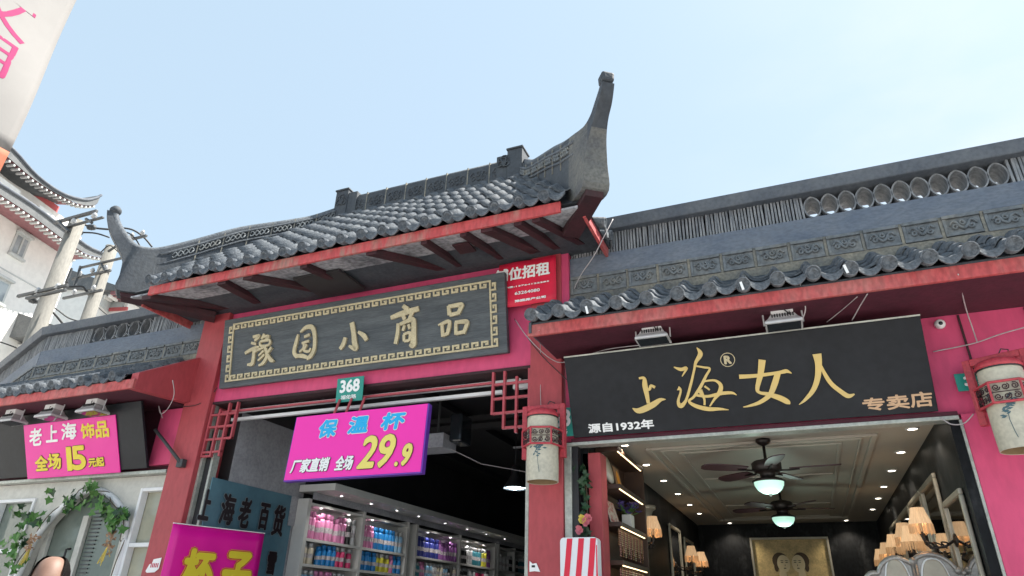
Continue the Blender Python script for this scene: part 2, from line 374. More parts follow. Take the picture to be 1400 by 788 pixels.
def eave_ends(parent, x0, n, per, e):
    """a round end cap on every cover tile and a hanging crescent on every pan, each a part of its own"""
    y, z = e; r_ = per*.225; o0 = ORG[parent]
    d = MB(); c = MB(); base = V((x0, y, z))
    d.lathe([(.0001, .019), (r_*.2, .014), (r_*.25, .019), (r_*.55, .014), (r_*.6, .019), (r_*.8, .014), (r_*.84, .024), (r_, .022), (r_, -.05)], base+V((.18*per, -.012, .028)), 20, (0, -1, -.25), cap=False)
    for k in range(12):                                # petal ribs on the disc
        q = 2*math.pi*k/12; u_ = V((1,0,0)); v_ = V((0,-.2425,.9701)); f_ = V((0,-.9701,-.2425)); p = base+V((.18*per,-.012,.028))+f_*.016
        d.tube([p+(u_*math.cos(q)+v_*math.sin(q))*r_*.3, p+(u_*math.cos(q)+v_*math.sin(q))*r_*.74], .0028, 4)
    top = []; bot = []
    for k in range(13):
        t = k/12; xx = x0+.18*per+r_*.75+(per-1.5*r_)*t; sag = math.sin(math.pi*t)
        top.append((xx, y-.008, z+.048-.036*sag)); bot.append((xx, y-.024, z+.016-.060*sag**.8))
    c.grid([[(p[0], p[1]+.014, p[2]) for p in top], top, bot, [(p[0], p[1]+.014, p[2]) for p in bot]])
    cap = d.build('tile_end_cap', M['tile'], parent, smooth=True); drip = c.build('drip_tile', M['tile'], parent)
    for j in range(n):
        for src in (cap, drip):
            o = src if j == 0 else src.copy()
            if j: COL.objects.link(o); o.parent = parent
            o.location = (j*per, random.uniform(-.005, .005), random.uniform(-.006, .006))

# ------------------------------------------------------------------ parapet with openwork, used by both wings
def scroll(fr, a0, a1, b0, b1, mb, c=.006, seed=0):
    rnd = random.Random(seed); w_ = a1-a0; h = b1-b0
    pts = [fr.pt(a0+w_*t/14, b0+h*(.5+.34*math.sin(t/14*2*math.pi*1.5+rnd.uniform(-.3,.3))), c) for t in range(15)]
    mb.tube(pts, [.011*(.6+.5*math.sin(math.pi*t/14)) for t in range(15)], 6)
    for q in range(3):
        ca = a0+w_*(.2+.3*q); cb = b0+h*(.5+(.16 if q % 2 else -.16)); rr = h*.24
        mb.tube([fr.pt(ca+rr*(1-k/14)*math.cos(k*.75+q), cb+rr*(1-k/14)*math.sin(k*.75+q), c) for k in range(11)], .009, 6)
def parapet(p0, p1, parent, motif, seed):
    p0 = V(p0); p1 = V(p1); L = (p1-p0).length; fr = FR(p0, p1-p0, (0, 0, 1))
    # carved panel course
    b = MB(); sc = MB(); mo = MB(); k = int(L/.262); pw = L/k
    for i in range(k):
        a0 = i*pw; a1 = a0+pw; j = random.uniform(-.006, .006)
        b.fbox(fr, a0+.012, a1-.012, 4.10+j, 4.245+j, -.06, .0)
        b.fbox(fr, a0+.012, a1-.012, 4.245+j, 4.272+j, -.06, .018); b.fbox(fr, a0+.012, a1-.012, 4.10+j, 4.122+j, -.06, .012)
        b.fbox(fr, a0+.012, a0+.034, 4.122+j, 4.245+j, -.06, .010)
        scroll(fr, a0+.05, a1-.04, 4.135+j, 4.235+j, sc, .006, seed*50+i)
    mo.fbox(fr, 0, L, 3.95, 4.098, -.10, .004); mo.fbox(fr, 0, L, 4.098, 4.285, -.10, -.012)
    for i in range(k+1):
        mo.fbox(fr, max(0, i*pw-.010), min(L, i*pw+.010), 4.10, 4.262+random.uniform(-.02, .01), -.012, .004)
    b.build('carved_panel_course', M['panel'], parent, bevel=.003)
    sc.build('scroll_relief', M['panel'], parent, smooth=True)
    mo.build('mortar_bed', M['stone'], parent)
    MB().fbox(fr, 0, L, 4.283, 4.475, -.28, -.010).build('plain_band', M['band'], parent)
    MB().hexa([fr.pt(-.02,4.685,.05), fr.pt(L+.02,4.685,.05), fr.pt(L+.02,4.685,-.335), fr.pt(-.02,4.685,-.335), fr.pt(-.02,4.795,.075), fr.pt(L+.02,4.795,.075), fr.pt(L+.02,4.81,-.335), fr.pt(-.02,4.81,-.335)]).build('coping', M['coping'], parent, bevel=.01)
    ov = MB()
    for kind, a0, a1 in motif:
        sl = MB()
        if kind == 'slat':
            a = a0
            while a < a1:
                t = random.uniform(-.006, .006); hw = .0085
                sl.hexa([fr.pt(a-hw,4.475,-.02+t), fr.pt(a+hw,4.475,-.02+t), fr.pt(a+hw,4.475,-.22), fr.pt(a-hw,4.475,-.22),
                         fr.pt(a-hw+t,4.685,-.02+t), fr.pt(a+hw+t,4.685,-.02+t), fr.pt(a+hw+t,4.685,-.22), fr.pt(a-hw+t,4.685,-.22)])
                a += .0265+random.uniform(-.004, .004)
            sl.fbox(fr, a0, a1, 4.475, 4.685, -.20, -.15)
        elif kind == 'oval':
            n = max(1, round((a1-a0)/.128)); st = (a1-a0)/n
            for i in range(n):
                ca = a0+(i+.5)*st; rows = []
                ring = lambda rw, rh, c: [fr.pt(ca+rw*math.copysign(abs(math.cos(q))**1.25, math.cos(q)), 4.58+rh*math.sin(q), c) for q in [2*math.pi*z/24 for z in range(24)]]
                rows = [ring(st*.53, .105, -.03), ring(st*.445, .092, -.03), ring(st*.445, .092, -.24), ring(st*.53, .105, -.24), ring(st*.53, .105, -.03)]
                ov.grid(rows, True)
        else:                                        # concave star openings between arc tiles
            n = max(1, round((a1-a0)/.20)); st = (a1-a0)/n
            for i in range(n+1):
                ca = a0+i*st
                for sg in (-1, 1):
                    if (i == 0 and sg < 0) or (i == n and sg > 0): continue
                    P = [(ca+sg*(.012+.062*(abs(t/10-.5)*2)**1.8), 4.475+.21*t/10) for t in range(11)]
                    ov.grid([[fr.pt(a, b_, -.03) for a, b_ in P], [fr.pt(a+.012*sg, b_, -.03) for a, b_ in P], [fr.pt(a+.012*sg, b_, -.2) for a, b_ in P], [fr.pt(a, b_, -.2) for a, b_ in P], [fr.pt(a, b_, -.03) for a, b_ in P]])
                if i < n:
                    for sg in (0, 1):
                        P = [(ca+st*t/10, (4.478 if sg == 0 else 4.682)+(1 if sg == 0 else -1)*.05*(abs(t/10-.5)*2)**2) for t in range(11)]
                        ov.grid([[fr.pt(a, b_, -.03) for a, b_ in P], [fr.pt(a, b_+.012, -.03) for a, b_ in P], [fr.pt(a, b_+.012, -.2) for a, b_ in P], [fr.pt(a, b_, -.2) for a, b_ in P], [fr.pt(a, b_, -.03) for a, b_ in P]])
            sl.fbox(fr, a0, a1, 4.475, 4.685, -.26, -.235)
        if sl.v: sl.build('slat_tile_screen' if kind == 'slat' else 'screen_backing', M['slat'], parent)
    if ov.v: ov.build('pierced_tile_screen', M['slat'], parent, smooth=False)

# ================================================================== GATEHOUSE (middle building)
gate = thing('gatehouse', (-3.8, 5.0, 0), 'grey tiled gatehouse with upturned roof corners between the two lower shops', 'building')
def P(mb, name, m, par=None, **k): return mb.build(name, M[m], par if par is not None else gate, **k)
P(MB().box(-5.965, -5.60, 5.0, 5.34, 0, 4.6), 'pillar', 'red', bevel=.008)
P(MB().box(-1.955, -1.668, 5.0, 5.34, 0, 4.6), 'pillar', 'red', bevel=.008)
P(MB().box(-5.61, -1.95, 5.06, 5.32, 3.492, 4.605), 'lintel_wall', 'pink', bevel=.004)
P(MB().box(-1.669, -1.60, 5.02, 5.3, 3.55, 4.6), 'lintel_wall', 'pink')
P(MB().box(-5.598, -1.958, 5.045, 5.30, 3.462, 3.490), 'lintel_rail', 'maroon', bevel=.003)
# shop room behind the opening
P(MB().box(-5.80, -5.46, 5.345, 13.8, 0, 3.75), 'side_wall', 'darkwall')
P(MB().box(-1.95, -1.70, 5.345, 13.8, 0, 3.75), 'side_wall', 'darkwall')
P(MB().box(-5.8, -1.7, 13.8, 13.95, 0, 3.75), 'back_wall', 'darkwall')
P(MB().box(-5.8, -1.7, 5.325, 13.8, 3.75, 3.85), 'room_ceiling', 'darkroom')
P(MB().box(-5.45, -1.96, 5.1, 13.8, .006, .02), 'room_floor', 'floor')
P(MB().box(-5.46, -5.452, 4.96+.39, 6.55, .02, 3.45), 'shutter_board', 'greyboard')
b = MB()
for z in (3.70, 3.60): b.box(-5.45, -1.96, 7.0, 7.12, z-.08, z-.02)
for x in (-4.9, -3.7, -2.6): b.box(x, x+.1, 5.4, 13.7, 3.66, 3.74)
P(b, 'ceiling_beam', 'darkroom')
P(MB().box(-3.02, -2.4, 7.2, 7.22, 3.30, 3.32), 'ceiling_rail', 'greyboard')
# door track: two bright rails, a thin red rail and the wavy wire above it
P(MB().box(-5.45, -2.12, 5.19, 5.23, 3.40, 3.432), 'door_track', 'white'); P(MB().box(-5.45, -2.30, 5.20, 5.24, 3.315, 3.345), 'door_track', 'white')
P(MB().box(-5.50, -2.33, 5.06, 5.085, 3.362, 3.382), 'lattice_rail', 'lattice_red')
P(MB().box(-2.22, -2.02, 5.25, 5.3, 3.36, 3.44), 'track_motor', 'white', bevel=.006)
b = MB(); b.tube([(-5.4+3.35*i/220, 5.22, 3.437+.04*abs(math.sin(i*.18))) for i in range(221)], .003, 5); P(b, 'wavy_wire', 'steel')
P(MB().box(-5.6, -5.57, 5.06, 5.12, 0, 3.46), 'door_jamb', 'frame_pale'); P(MB().box(-5.565, -5.50, 5.1, 5.2, 0, 3.2), 'shutter_guide', 'black'); P(MB().box(-5.498, -5.47, 5.1, 5.18, 0, 3.2), 'shutter_guide', 'frame_pale')
P(MB().box(-1.985, -1.958, 5.01, 5.07, 0, 2.95), 'door_jamb', 'frame_pale')
# stepped lattice brackets under the lintel
def lattice(xw, sg):
    b = MB(); t = .011
    X = lambda u: xw+sg*u
    def vb(u, z0, z1): b.box(min(X(u-t), X(u+t)), max(X(u-t), X(u+t)), 5.035, 5.07, z0, z1)
    def hb(u0, u1, z): b.box(min(X(u0), X(u1)), max(X(u0), X(u1)), 5.04, 5.066, z-t, z+t)
    vb(.012, 2.905, 3.46); vb(.13, 2.905, 3.40); vb(.245, 2.945 if sg < 0 else 2.905, 3.46); vb(.355, 3.075, 3.46)
    hb(0, .355, 3.345); hb(0, .355, 3.215); hb(0, .366, 3.086); hb(0, .256, 2.955)
    if sg > 0: hb(0, .14, 2.915)
    P(b, 'lattice_bracket', 'lattice_red', bevel=.002)
lattice(-5.59, 1); lattice(-1.965, -1)
# roof
EY, EZ, RY, RZ = 4.20, 4.43, 5.80, 6.12
P(MB().prism([(-6.25,4.235,4.54),(-6.25,RY,4.65),(-6.25,7.35,4.54),(-6.25,RY-.05,4.62)], (.01,0,0)), 'roof_edge', 'maroon')
b = MB()
bl, br, ml, mr = (-6.30,4.24,4.52), (-1.22,4.24,4.52), (-4.98,RY,6.04), (-2.34,RY,6.04)
kl, kr = (-6.30,7.36,4.52), (-1.22,7.36,4.52)
for q in ((bl,br,mr,ml),(kr,kl,ml,mr)): b.poly(q)
for q in ((br,kr,mr),(kl,bl,ml)): b.poly(q)
b.poly([bl,kl,kr,br]); P(b, 'roof_deck', 'ridge')
per = .2185
tl = tiles(-5.93, 21, per, (4.165, 4.555), (5.78, 6.10), 10, trim=lambda f: (-6.36+1.42*f, -1.16-1.2*f), lift=.026, amp=.82)
P(tl, 'roof_tile', 'tile', smooth=True)
eave_ends(gate, -5.93, 21, per, (4.165, 4.55))
for i in range(12):                                   # tiles along the right hand hip slope
    y = 4.75+i*.2185
    P(MB().lathe([(.0001,.018),(.012,.014),(.03,.014),(.04,.02),(.049,.014),(.05,-.4)], (-1.19, y, 4.60+random.uniform(-.004,.004)), 14, (1,0,-.25), cap=False), 'tile_end_cap', 'tile', smooth=True)
    P(MB().prism([(-1.20,y+.05+.118*k/8,4.60-.03*math.sin(math.pi*k/8)) for k in range(9)]+[(-1.20,y+.05+.118*k/8,4.57-.06*math.sin(math.pi*k/8)) for k in range(8,-1,-1)], (.016,0,0)), 'drip_tile', 'tile')
P(MB().box(-5.93, -1.40, 4.20, 4.228, 4.43, 4.528), 'fascia_board', 'fascia2', bevel=.003)
P(MB().box(-1.262, -1.236, 4.36, 7.3, 4.435, 4.53), 'fascia_board', 'fascia', bevel=.003)
P(MB().box(-6.26, -6.235, 4.4, 7.3, 4.435, 4.53), 'fascia_board', 'fascia', bevel=.003)
P(MB().hexa([(-6.22,4.23,4.455),(-1.265,4.23,4.455),(-1.265,5.06,4.60),(-6.22,5.06,4.60),(-6.22,4.23,4.475),(-1.265,4.23,4.475),(-1.265,5.06,4.62),(-6.22,5.06,4.62)]), 'soffit_board', 'soffit')
P(MB().box(-1.595, -1.265, 5.0, 7.3, 4.60, 4.62), 'soffit_board', 'soffit'); P(MB().box(-6.22, -5.97, 5.0, 7.3, 4.60, 4.62), 'soffit_board', 'soffit')
P(MB().box(-6.2, -1.28, 4.99, 5.055, 4.545, 4.607), 'wall_plate', 'maroon', bevel=.003)
def rafter(xa, xb, wd=.05, ya=4.232, yb=4.99):
    za, zb = 4.455+(ya-4.23)*.175, 4.455+(yb-4.23)*.175
    b = MB(); b.hexa([(xa-wd,ya,za-.055),(xa+wd,ya,za-.055),(xb+wd,yb,zb-.055),(xb-wd,yb,zb-.055),(xa-wd,ya,za-.002),(xa+wd,ya,za-.002),(xb+wd,yb,zb-.002),(xb-wd,yb,zb-.002)])
    P(b, 'rafter', 'maroon', bevel=.003)
for xa, xb, wd in ((-5.98,-5.55,.07),(-4.95,-5.15,.055),(-4.62,-4.25,.06),(-3.95,-3.93,.04),(-3.2,-2.82,.055),(-2.66,-2.66,.03),(-2.28,-2.22,.03),(-2.06,-1.86,.055),(-1.78,-1.66,.035),(-1.62,-1.42,.035)): rafter(xa, xb, wd)
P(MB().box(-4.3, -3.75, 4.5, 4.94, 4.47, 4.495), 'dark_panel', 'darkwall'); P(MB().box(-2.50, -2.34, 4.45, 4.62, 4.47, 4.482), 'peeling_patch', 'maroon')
# main ridge with a stepped block at each end
def ridge_run(mb, cap, sc, jo, p0, p1, zb, zt, hw):
    fr = FR((p0[0],p0[1],0), (p1[0]-p0[0],p1[1]-p0[1],0), (0,0,1)); L = math.hypot(p1[0]-p0[0], p1[1]-p0[1])
    mb.fbox(fr, 0, L, zb, zt-.05, -hw, hw); cap.tube([fr.pt(0,zt-.04), fr.pt(L,zt-.04)], .052, 10)
    k = max(1, int(L/.26))
    for i in range(k):
        for sg in (1,):
            f2 = FR(fr.pt(0,0,hw), fr.u, fr.v); scroll(f2, i*L/k+.04, (i+1)*L/k-.03, zb+.12, zt-.09, sc, .002, i)
        jo.fbox(fr, i*L/k-.006, i*L/k+.006, zb+.05, zt-.02, -hw-.006, hw+.006)
mb, cap, sc, jo = MB(), MB(), MB(), MB()
ridge_run(mb, cap, sc, jo, (-4.80,RY), (-2.50,RY), 6.00, 6.385, .07)
P(mb, 'main_ridge', 'ridge'); P(cap, 'ridge_cap', 'tile', smooth=True); P(sc, 'scroll_relief', 'ridge', smooth=True); P(jo, 'mortar_joint', 'stone')
for x0, sg in ((-4.99,1),(-2.36,-1)):
    b = MB(); xs = lambda a, c_: (min(x0+sg*a, x0+sg*c_), max(x0+sg*a, x0+sg*c_))
    b.box(*xs(0,.19), RY-.10, RY+.10, 6.00, 6.46); b.box(*xs(.191,.33), RY-.09, RY+.09, 6.02, 6.41); b.box(*xs(-.012,.20), RY-.115, RY+.115, 6.461, 6.485)
    rb = P(b, 'ridge_block', 'ridge', bevel=.006)
    f2 = FR((min(x0,x0+sg*.33), RY-.10, 0), (1,0,0), (0,0,1)); s2 = MB(); scroll(f2, .03, .17, 6.2, 6.42, s2, .004, 3); s2.build('scroll_relief', M['ridge'], rb, smooth=True)
# hip ridges sweeping out to the upturned corners
SEC = [((-.02,6.30),(-.02,5.90),.085),((.30,6.05),(.30,5.72),.085),((.60,5.88),(.60,5.52),.085),((1.1,5.62),(1.1,5.20),.085),((1.50,5.34),(1.52,4.93),.09),((1.80,5.14),(1.78,4.60),.10),
       ((1.94,5.075),(1.88,4.545),.115),((2.06,5.065),(2.15,4.52),.125),((2.13,5.09),(2.165,4.70),.12),((2.19,5.135),(2.19,4.90),.105),((2.27,5.22),(2.29,5.06),.085),((2.34,5.31),(2.39,5.20),.07),((2.39,5.40),(2.455,5.34),.06),((2.41,5.48),(2.485,5.46),.054)]
SECR = SEC[:4]+[((1.45,5.42),(1.50,4.93),.09),((1.72,5.29),(1.74,4.60),.10),((1.90,5.20),(1.86,4.545),.105),((2.03,5.14),(2.10,4.52),.11),((2.08,5.135),(2.13,4.75),.095),((2.15,5.155),(2.18,4.95),.076),((2.24,5.21),(2.27,5.07),.060),((2.32,5.255),(2.36,5.155),.058),((2.375,5.295),(2.42,5.225),.052),((2.40,5.325),(2.45,5.285),.050)]
for cx, mxp, hs in ((-6.40,-4.98,1.0),(-1.14,-2.34,1.0)):
    dv = V((cx-mxp, 4.20-RY, 0)); Ld = dv.length; fr = FR((mxp,RY,0), dv, (0,0,1)); ks = Ld/2.14 if cx < -3 else 1.0; SE = SEC if cx < -3 else SECR
    rows = []
    for (s1,z1),(s2,z2),hw in SE:
        wq = 1.0 if s1 < 2.1 or cx > -3 else .82
        if cx < -3 and z1 > 5.06: z1 = 5.06+(z1-5.06)*.95
        rows.append([fr.pt(s1*ks,z1,hw*.8*wq), fr.pt(s1*ks,z1,-hw*.8*wq), fr.pt(s2*ks,z2,-hw*wq), fr.pt(s2*ks,z2,hw*wq)])
    # subdivide for a smooth sweep
    cols = [cat_rom([r_[k] for r_ in rows], 4) for k in range(4)]
    b = MB(); rr = [[cols[k][i] for k in range(4)] for i in range(len(cols[0]))]; b.grid(rr, True); b.poly(rr[0]); b.poly(rr[-1])
    hr = P(b, 'hip_ridge', 'ridge', bevel=.004)
    if cx > -3:
        hr.data.materials.append(M['horn_foot'])
        for p in hr.data.polygons:
            q = p.center+ORG[hr]
            if q.z < 5.02 and (q-fr.o).dot(fr.u) > 1.72*ks: p.material_index = 1
    top = [(p+q)/2+V((0,0,.012)) for p, q in zip(cols[0], cols[1])]
    MB().tube(top, [.052 if i < 26 else .052-.012*(i-26)/(len(top)-26) for i in range(len(top))], 10).build('ridge_cap', M['tile'], hr, smooth=True)
    b = MB(); e = top[-1]
    if cx < -3:
        b.lathe([(.0001,-.062),(.035,-.05),(.057,-.022),(.062,0),(.057,.022),(.035,.05),(.0001,.062)], e+V((0,0,.02)), 16, (0,0,1), cap=False)
    else:
        a_ = fr.u; b.hexa([e+fr.n*x_+a_*y_+V((0,0,z_)) for z_, g_ in ((-.03,.9),(.06,1.0)) for x_, y_ in ((-.056*g_,-.05),(.056*g_,-.05),(.056*g_,.06),(-.056*g_,.06))])
    b.build('horn_tip', M['ridge'], hr, smooth=cx < -3, bevel=0 if cx < -3 else .022)
    s2 = MB(); jo = MB(); ntop = 20
    for sg in (1, -1):
        n_ = 7
        for i in range(n_):
            s_ = .06+1.72*i/n_; e_ = s_+1.72/n_-.05
            zt = lambda q: [a[0][1]+(c_[0][1]-a[0][1])*(q-a[0][0])/(c_[0][0]-a[0][0]) for a, c_ in zip(SE, SE[1:]) if a[0][0] <= q <= c_[0][0]][0]
            pts = [fr.pt((s_+(e_-s_)*t/14)*ks, zt(s_+(e_-s_)*t/14)-.135+.035*math.sin(t/14*3*math.pi*1.3), sg*.090) for t in range(15)]
            s2.tube(pts, .009, 6)
            pts = [fr.pt((s_+(e_-s_)*t/14)*ks, zt(s_+(e_-s_)*t/14)-.135-.035*math.sin(t/14*3*math.pi*1.3), sg*.090) for t in range(15)]
            s2.tube(pts, .008, 6)
            z_ = zt(s_-.03); jo = MB(); jo.fbox(fr, (s_-.036)*ks, (s_-.024)*ks, z_-.30, z_-.02, sg*.084-.006, sg*.084+.006); jo.build('mortar_joint', M['stone'], hr)
    ml = MB()
    for sg in (1,-1):
        for dz_, rr_ in ((-.075,.016),(-.205,.013)): ml.tube([fr.pt(q*ks, zt(q)+dz_, sg*.082) for q in [.02+1.83*k/24 for k in range(25)]], rr_, 6)
    ml.build('ridge_moulding', M['tile'], hr, smooth=True)
    s2.build('scroll_relief', M['panel'], hr, smooth=True)
    b = MB(); s0 = 1.15*ks if cx < -3 else 1.5; bw = .09 if cx < -3 else .075; se = 2.10*ks if cx < -3 else 2.06
    b.hexa([fr.pt(s0,4.42,bw),fr.pt(se,4.47,bw),fr.pt(se,4.47,-bw),fr.pt(s0,4.42,-bw),fr.pt(s0,4.49,bw),fr.pt(se+.02,4.522,bw),fr.pt(se+.02,4.522,-bw),fr.pt(s0,4.49,-bw)])
    P(b, 'corner_beam', 'maroon', bevel=.004)

# ================================================================== RIGHT SHOP
rs = thing('shop_building', (.3, 5.05, 0), 'pink walled shop with wavy grey tile eave and pierced parapet, right of the gatehouse', 'building')
def PR(mb, name, m, par=None, **k): return mb.build(name, M[m], par if par is not None else rs, **k)
parapet((-1.60,5.05,0), (3.4,5.05,0), rs, [('slat',.02,2.0),('oval',2.01,3.42),('slat',3.43,5.0)], 1)
RE = (4.36, 3.605)
per2 = .2245; n2 = 23; x2 = -1.735
PR(tiles(x2, n2, per2, RE, (5.04, 4.015), 4, lift=.026), 'roof_tile', 'tile', smooth=True)
eave_ends(rs, x2, n2, per2, RE)
PR(MB().prism([(-1.73,4.385,3.50),(-1.73,5.045,3.52),(-1.73,5.045,4.03),(-1.73,4.385,3.585)], (.02,0,0)), 'roof_end_board', 'coping')
PR(MB().hexa([(-1.71,4.40,3.57),(3.4,4.40,3.57),(3.4,5.045,4.0),(-1.71,5.045,4.0),(-1.71,4.40,3.585),(3.4,4.40,3.585),(3.4,5.045,4.02),(-1.71,5.045,4.02)]), 'roof_deck', 'ridge')
PR(MB().box(-1.745, 3.4, 4.40, 4.43, 3.478, 3.572), 'fascia_board', 'fascia', bevel=.003)
PR(MB().box(-1.71, 3.4, 4.431, 5.055, 3.497, 3.515), 'soffit_board', 'soffit_r')
PR(MB().box(-1.655, 3.4, 5.06, 5.119, 2.80, 3.95), 'front_wall', 'pink')
PR(MB().box(1.075, 3.4, 5.03, 5.30, 0, 2.795), 'side_pier', 'pink', bevel=.004)
b = MB()
for x in (1.23, 1.62, 2.05): b.box(x-.006, x+.006, 5.046, 5.062, 2.82, 3.49)
PR(b, 'wall_joint', 'maroon')
PR(MB().box(-1.60, 1.06, 5.02, 5.058, 2.785, 2.812), 'lintel_strip', 'soffit_r'); PR(MB().box(-1.665, 1.06, 5.015, 5.125, 2.757, 2.783), 'door_head', 'frame_pale', bevel=.003)
PR(MB().box(-1.664, -1.605, 5.02, 5.10, 0, 2.755), 'door_jamb', 'frame_pale', bevel=.003); PR(MB().box(-1.603, -1.555, 5.04, 5.12, 0, 2.755), 'door_jamb', 'black'); PR(MB().box(1.0, 1.055, 5.03, 5.108, 0, 2.755), 'door_jamb', 'marble'); PR(MB().box(1.056, 1.073, 5.02, 5.1, 0, 2.755), 'door_jamb', 'frame_pale', bevel=.003)
# room
PR(MB().box(-1.60, 1.02, 5.12, 11.1, 2.85, 2.95), 'room_ceiling', 'ceil')
b = MB()
for k, (i0, i1) in enumerate(((.36,.40),(.46,.475),(.60,.63))):
    for x0, x1, y0, y1 in ((-1.5+i0,-1.5+i1,5.3+i0,10.9-i0),(1.0-i1,1.0-i0,5.3+i0,10.9-i0)): b.box(x0, x1, y0, y1, 2.828+.004*k, 2.849)
    for y0, y1 in ((5.3+i0,5.3+i1),(10.9-i1,10.9-i0)): b.box(-1.5+i1+.001, 1.0-i1-.001, y0, y1, 2.828+.004*k, 2.849)
for y in (7.2, 9.1): b.box(-.86, .36, y, y+.03, 2.836, 2.849)
PR(b, 'ceiling_moulding', 'ceil', bevel=.004)
PR(MB().box(-1.66, -1.50, 5.14, 11.1, 0, 2.85), 'side_wall', 'marble'); PR(MB().box(1.0, 1.06, 5.11, 11.1, 0, 2.85), 'side_wall', 'marble'); PR(MB().box(-1.6, 1.05, 11.1, 11.25, 0, 2.95), 'back_wall', 'marble')
PR(MB().box(-1.5, 1.0, 5.1, 11.1, .006, .02), 'room_floor', 'floor')
PR(MB().box(-1.55, -1.40, 5.14, 5.32, 0, 2.72), 'inner_post', 'red', bevel=.005)

# ================================================================== LEFT SHOP
ls = thing('shop_building', (-8.4, 5.05, 0), 'low shop with white arched shopfront under a bent grey parapet, left of the gatehouse', 'building')
def PL(mb, name, m, par=None, **k): return mb.build(name, M[m], par if par is not None else ls, **k)
parapet((-8.85,5.05,0), (-5.98,5.05,0), ls, [('slat',.02,.88),('star',.90,1.92),('slat',1.95,2.85)], 2)
parapet((-8.85-3.6,5.05+1.30,0), (-8.86,5.05,0), ls, [('slat',.02,3.8)], 3)
LE = (4.30, 3.575)
PL(tiles(-12.3, 28, .2245, LE, (5.04, 4.015), 4, lift=.026), 'roof_tile', 'tile', smooth=True)
eave_ends(ls, -12.3, 28, .2245, LE)
PL(MB().prism([(-5.985,4.33,3.455),(-5.985,5.06,3.50),(-5.985,5.06,4.05),(-5.985,4.33,3.62)], (.10,0,0)), 'gable_board', 'red', bevel=.004)
PL(MB().hexa([(-12.3,4.36,3.55),(-5.99,4.36,3.55),(-5.99,5.045,4.0),(-12.3,5.045,4.0),(-12.3,4.36,3.57),(-5.99,4.36,3.57),(-5.99,5.045,4.02),(-12.3,5.045,4.02)]), 'roof_deck', 'ridge')
PL(MB().box(-12.3, -5.89, 4.30, 4.329, 3.452, 3.55), 'fascia_board', 'fascia', bevel=.003)
PL(MB().box(-12.3, -5.99, 4.331, 5.06, 3.48, 3.50), 'soffit_board', 'soffit_r')
PL(MB().box(-12.3, -5.97, 5.09, 5.30, 2.80, 3.95), 'front_wall', 'soffit_r')
PL(MB().box(-6.3, -5.975, 5.03, 5.089, 2.86, 3.46), 'side_panel', 'pink', bevel=.004)
PL(MB().box(-12.3, -5.97, 4.99, 5.085, 2.765, 2.80), 'sign_ledge', 'frame_pale', bevel=.004)
# white shopfront: wall with an arched doorway and two windows
FY = 5.10
archp = [(-7.93,0),(-7.93,1.55),(-7.88,1.85),(-7.80,2.17),(-7.60,2.42),(-7.32,2.61),(-7.13,2.655),(-6.93,2.625),(-6.70,2.52),(-6.50,2.35),(-6.42,2.15),(-6.405,1.9),(-6.405,0)]
ap = [V((x,0,z)) for x, z in cat_rom([V((a,b_,0)) for a, b_ in archp], 6) for x, z in [(x, z)]] if False else [V((p.x,0,p.y)) for p in cat_rom([V((a,b_,0)) for a, b_ in archp], 6)]
b = MB()
half = [p for p in ap if p.x <= -7.13]; b.prism([(-8.02,FY,0),(-8.02,FY,2.765),(-7.13,FY,2.765)]+[(p.x,FY,p.z) for p in half[::-1]], (0,.10,0))
half = [p for p in ap if p.x >= -7.13]; b.prism([(-7.13,FY,2.765),(-6.375,FY,2.765),(-6.375,FY,0)]+[(p.x,FY,p.z) for p in half[::-1]], (0,.10,0))
b.box(-8.66, -8.02, FY, FY+.10, 2.60, 2.765); b.box(-8.66, -8.02, FY, FY+.10, 0, 1.0); b.box(-12.3, -8.66, FY, FY+.10, 0, 2.765)
b.box(-6.375, -5.97, FY, FY+.10, 2.64, 2.765); b.box(-6.375, -5.97, FY, FY+.10, 0, .9)
PL(b, 'shopfront_wall', 'cream')
sw = [V((p.x,FY-.012,p.z)) for p in ap]; b = MB(); b.tube(sw, .034, 8); PL(b, 'arch_moulding', 'white', smooth=True)
for x0, x1, z0, z1, pm in ((-8.66,-8.02,1.0,2.6,'pane'),(-6.375,-5.98,.9,2.64,'pane_cream')):
    b = MB(); t = .035
    b.box(x0, x0+t, FY-.02, FY+.06, z0, z1); b.box(x1-t, x1, FY-.02, FY+.06, z0, z1); b.box(x0+t+.001, x1-t-.001, FY-.02, FY+.06, z1-t, z1); b.box(x0+t+.001, x1-t-.001, FY-.02, FY+.06, z0, z0+t); b.box(x0+t+.001, x1-t-.001, FY-.015, FY+.05, 2.02 if x0 < -8 else 2.06, 2.06 if x0 < -8 else 2.10)
    wn = PL(b, 'window', 'white', bevel=.004)
    MB().box(x0+.01, x1-.01, FY+.065, FY+.075, z0+.01, z1-.01).build('pane', M[pm], wn)
b = MB(); b.box(-8.0, -6.35, FY+.13, FY+.14, 0, 2.76); PL(b, 'door_pane', 'pane')
b = MB()
for x0, x1 in ((-7.83,-7.74),(-7.28,-7.19)): b.box(x0, x1, FY+.085, FY+.125, 0, 2.4)
dl = PL(b, 'door_leaf', 'cream', bevel=.004)
MB().tube([(-7.36+.04,FY+.08,2.06),(-7.30,FY+.02,2.05),(-7.30,FY+.02,1.93),(-7.32,FY+.08,1.92)], .012, 8).build('handle', M['black'], dl)
b = MB()
for i in range(40): b.box(-7.15, -7.02, FY+.112, FY+.124, .9+i*.04, .912+i*.04)
PL(b, 'door_mesh_strip', 'steel')
PL(MB().box(-6.62, -6.42, FY+.085, FY+.125, 0, 2.2), 'door_leaf', 'cream', bevel=.004)
PL(MB().tube([(-6.195,4.92,3.21),(-6.05,4.94,3.09),(-5.75,4.95,2.85)], .018, 8), 'strut', 'steel', smooth=True)
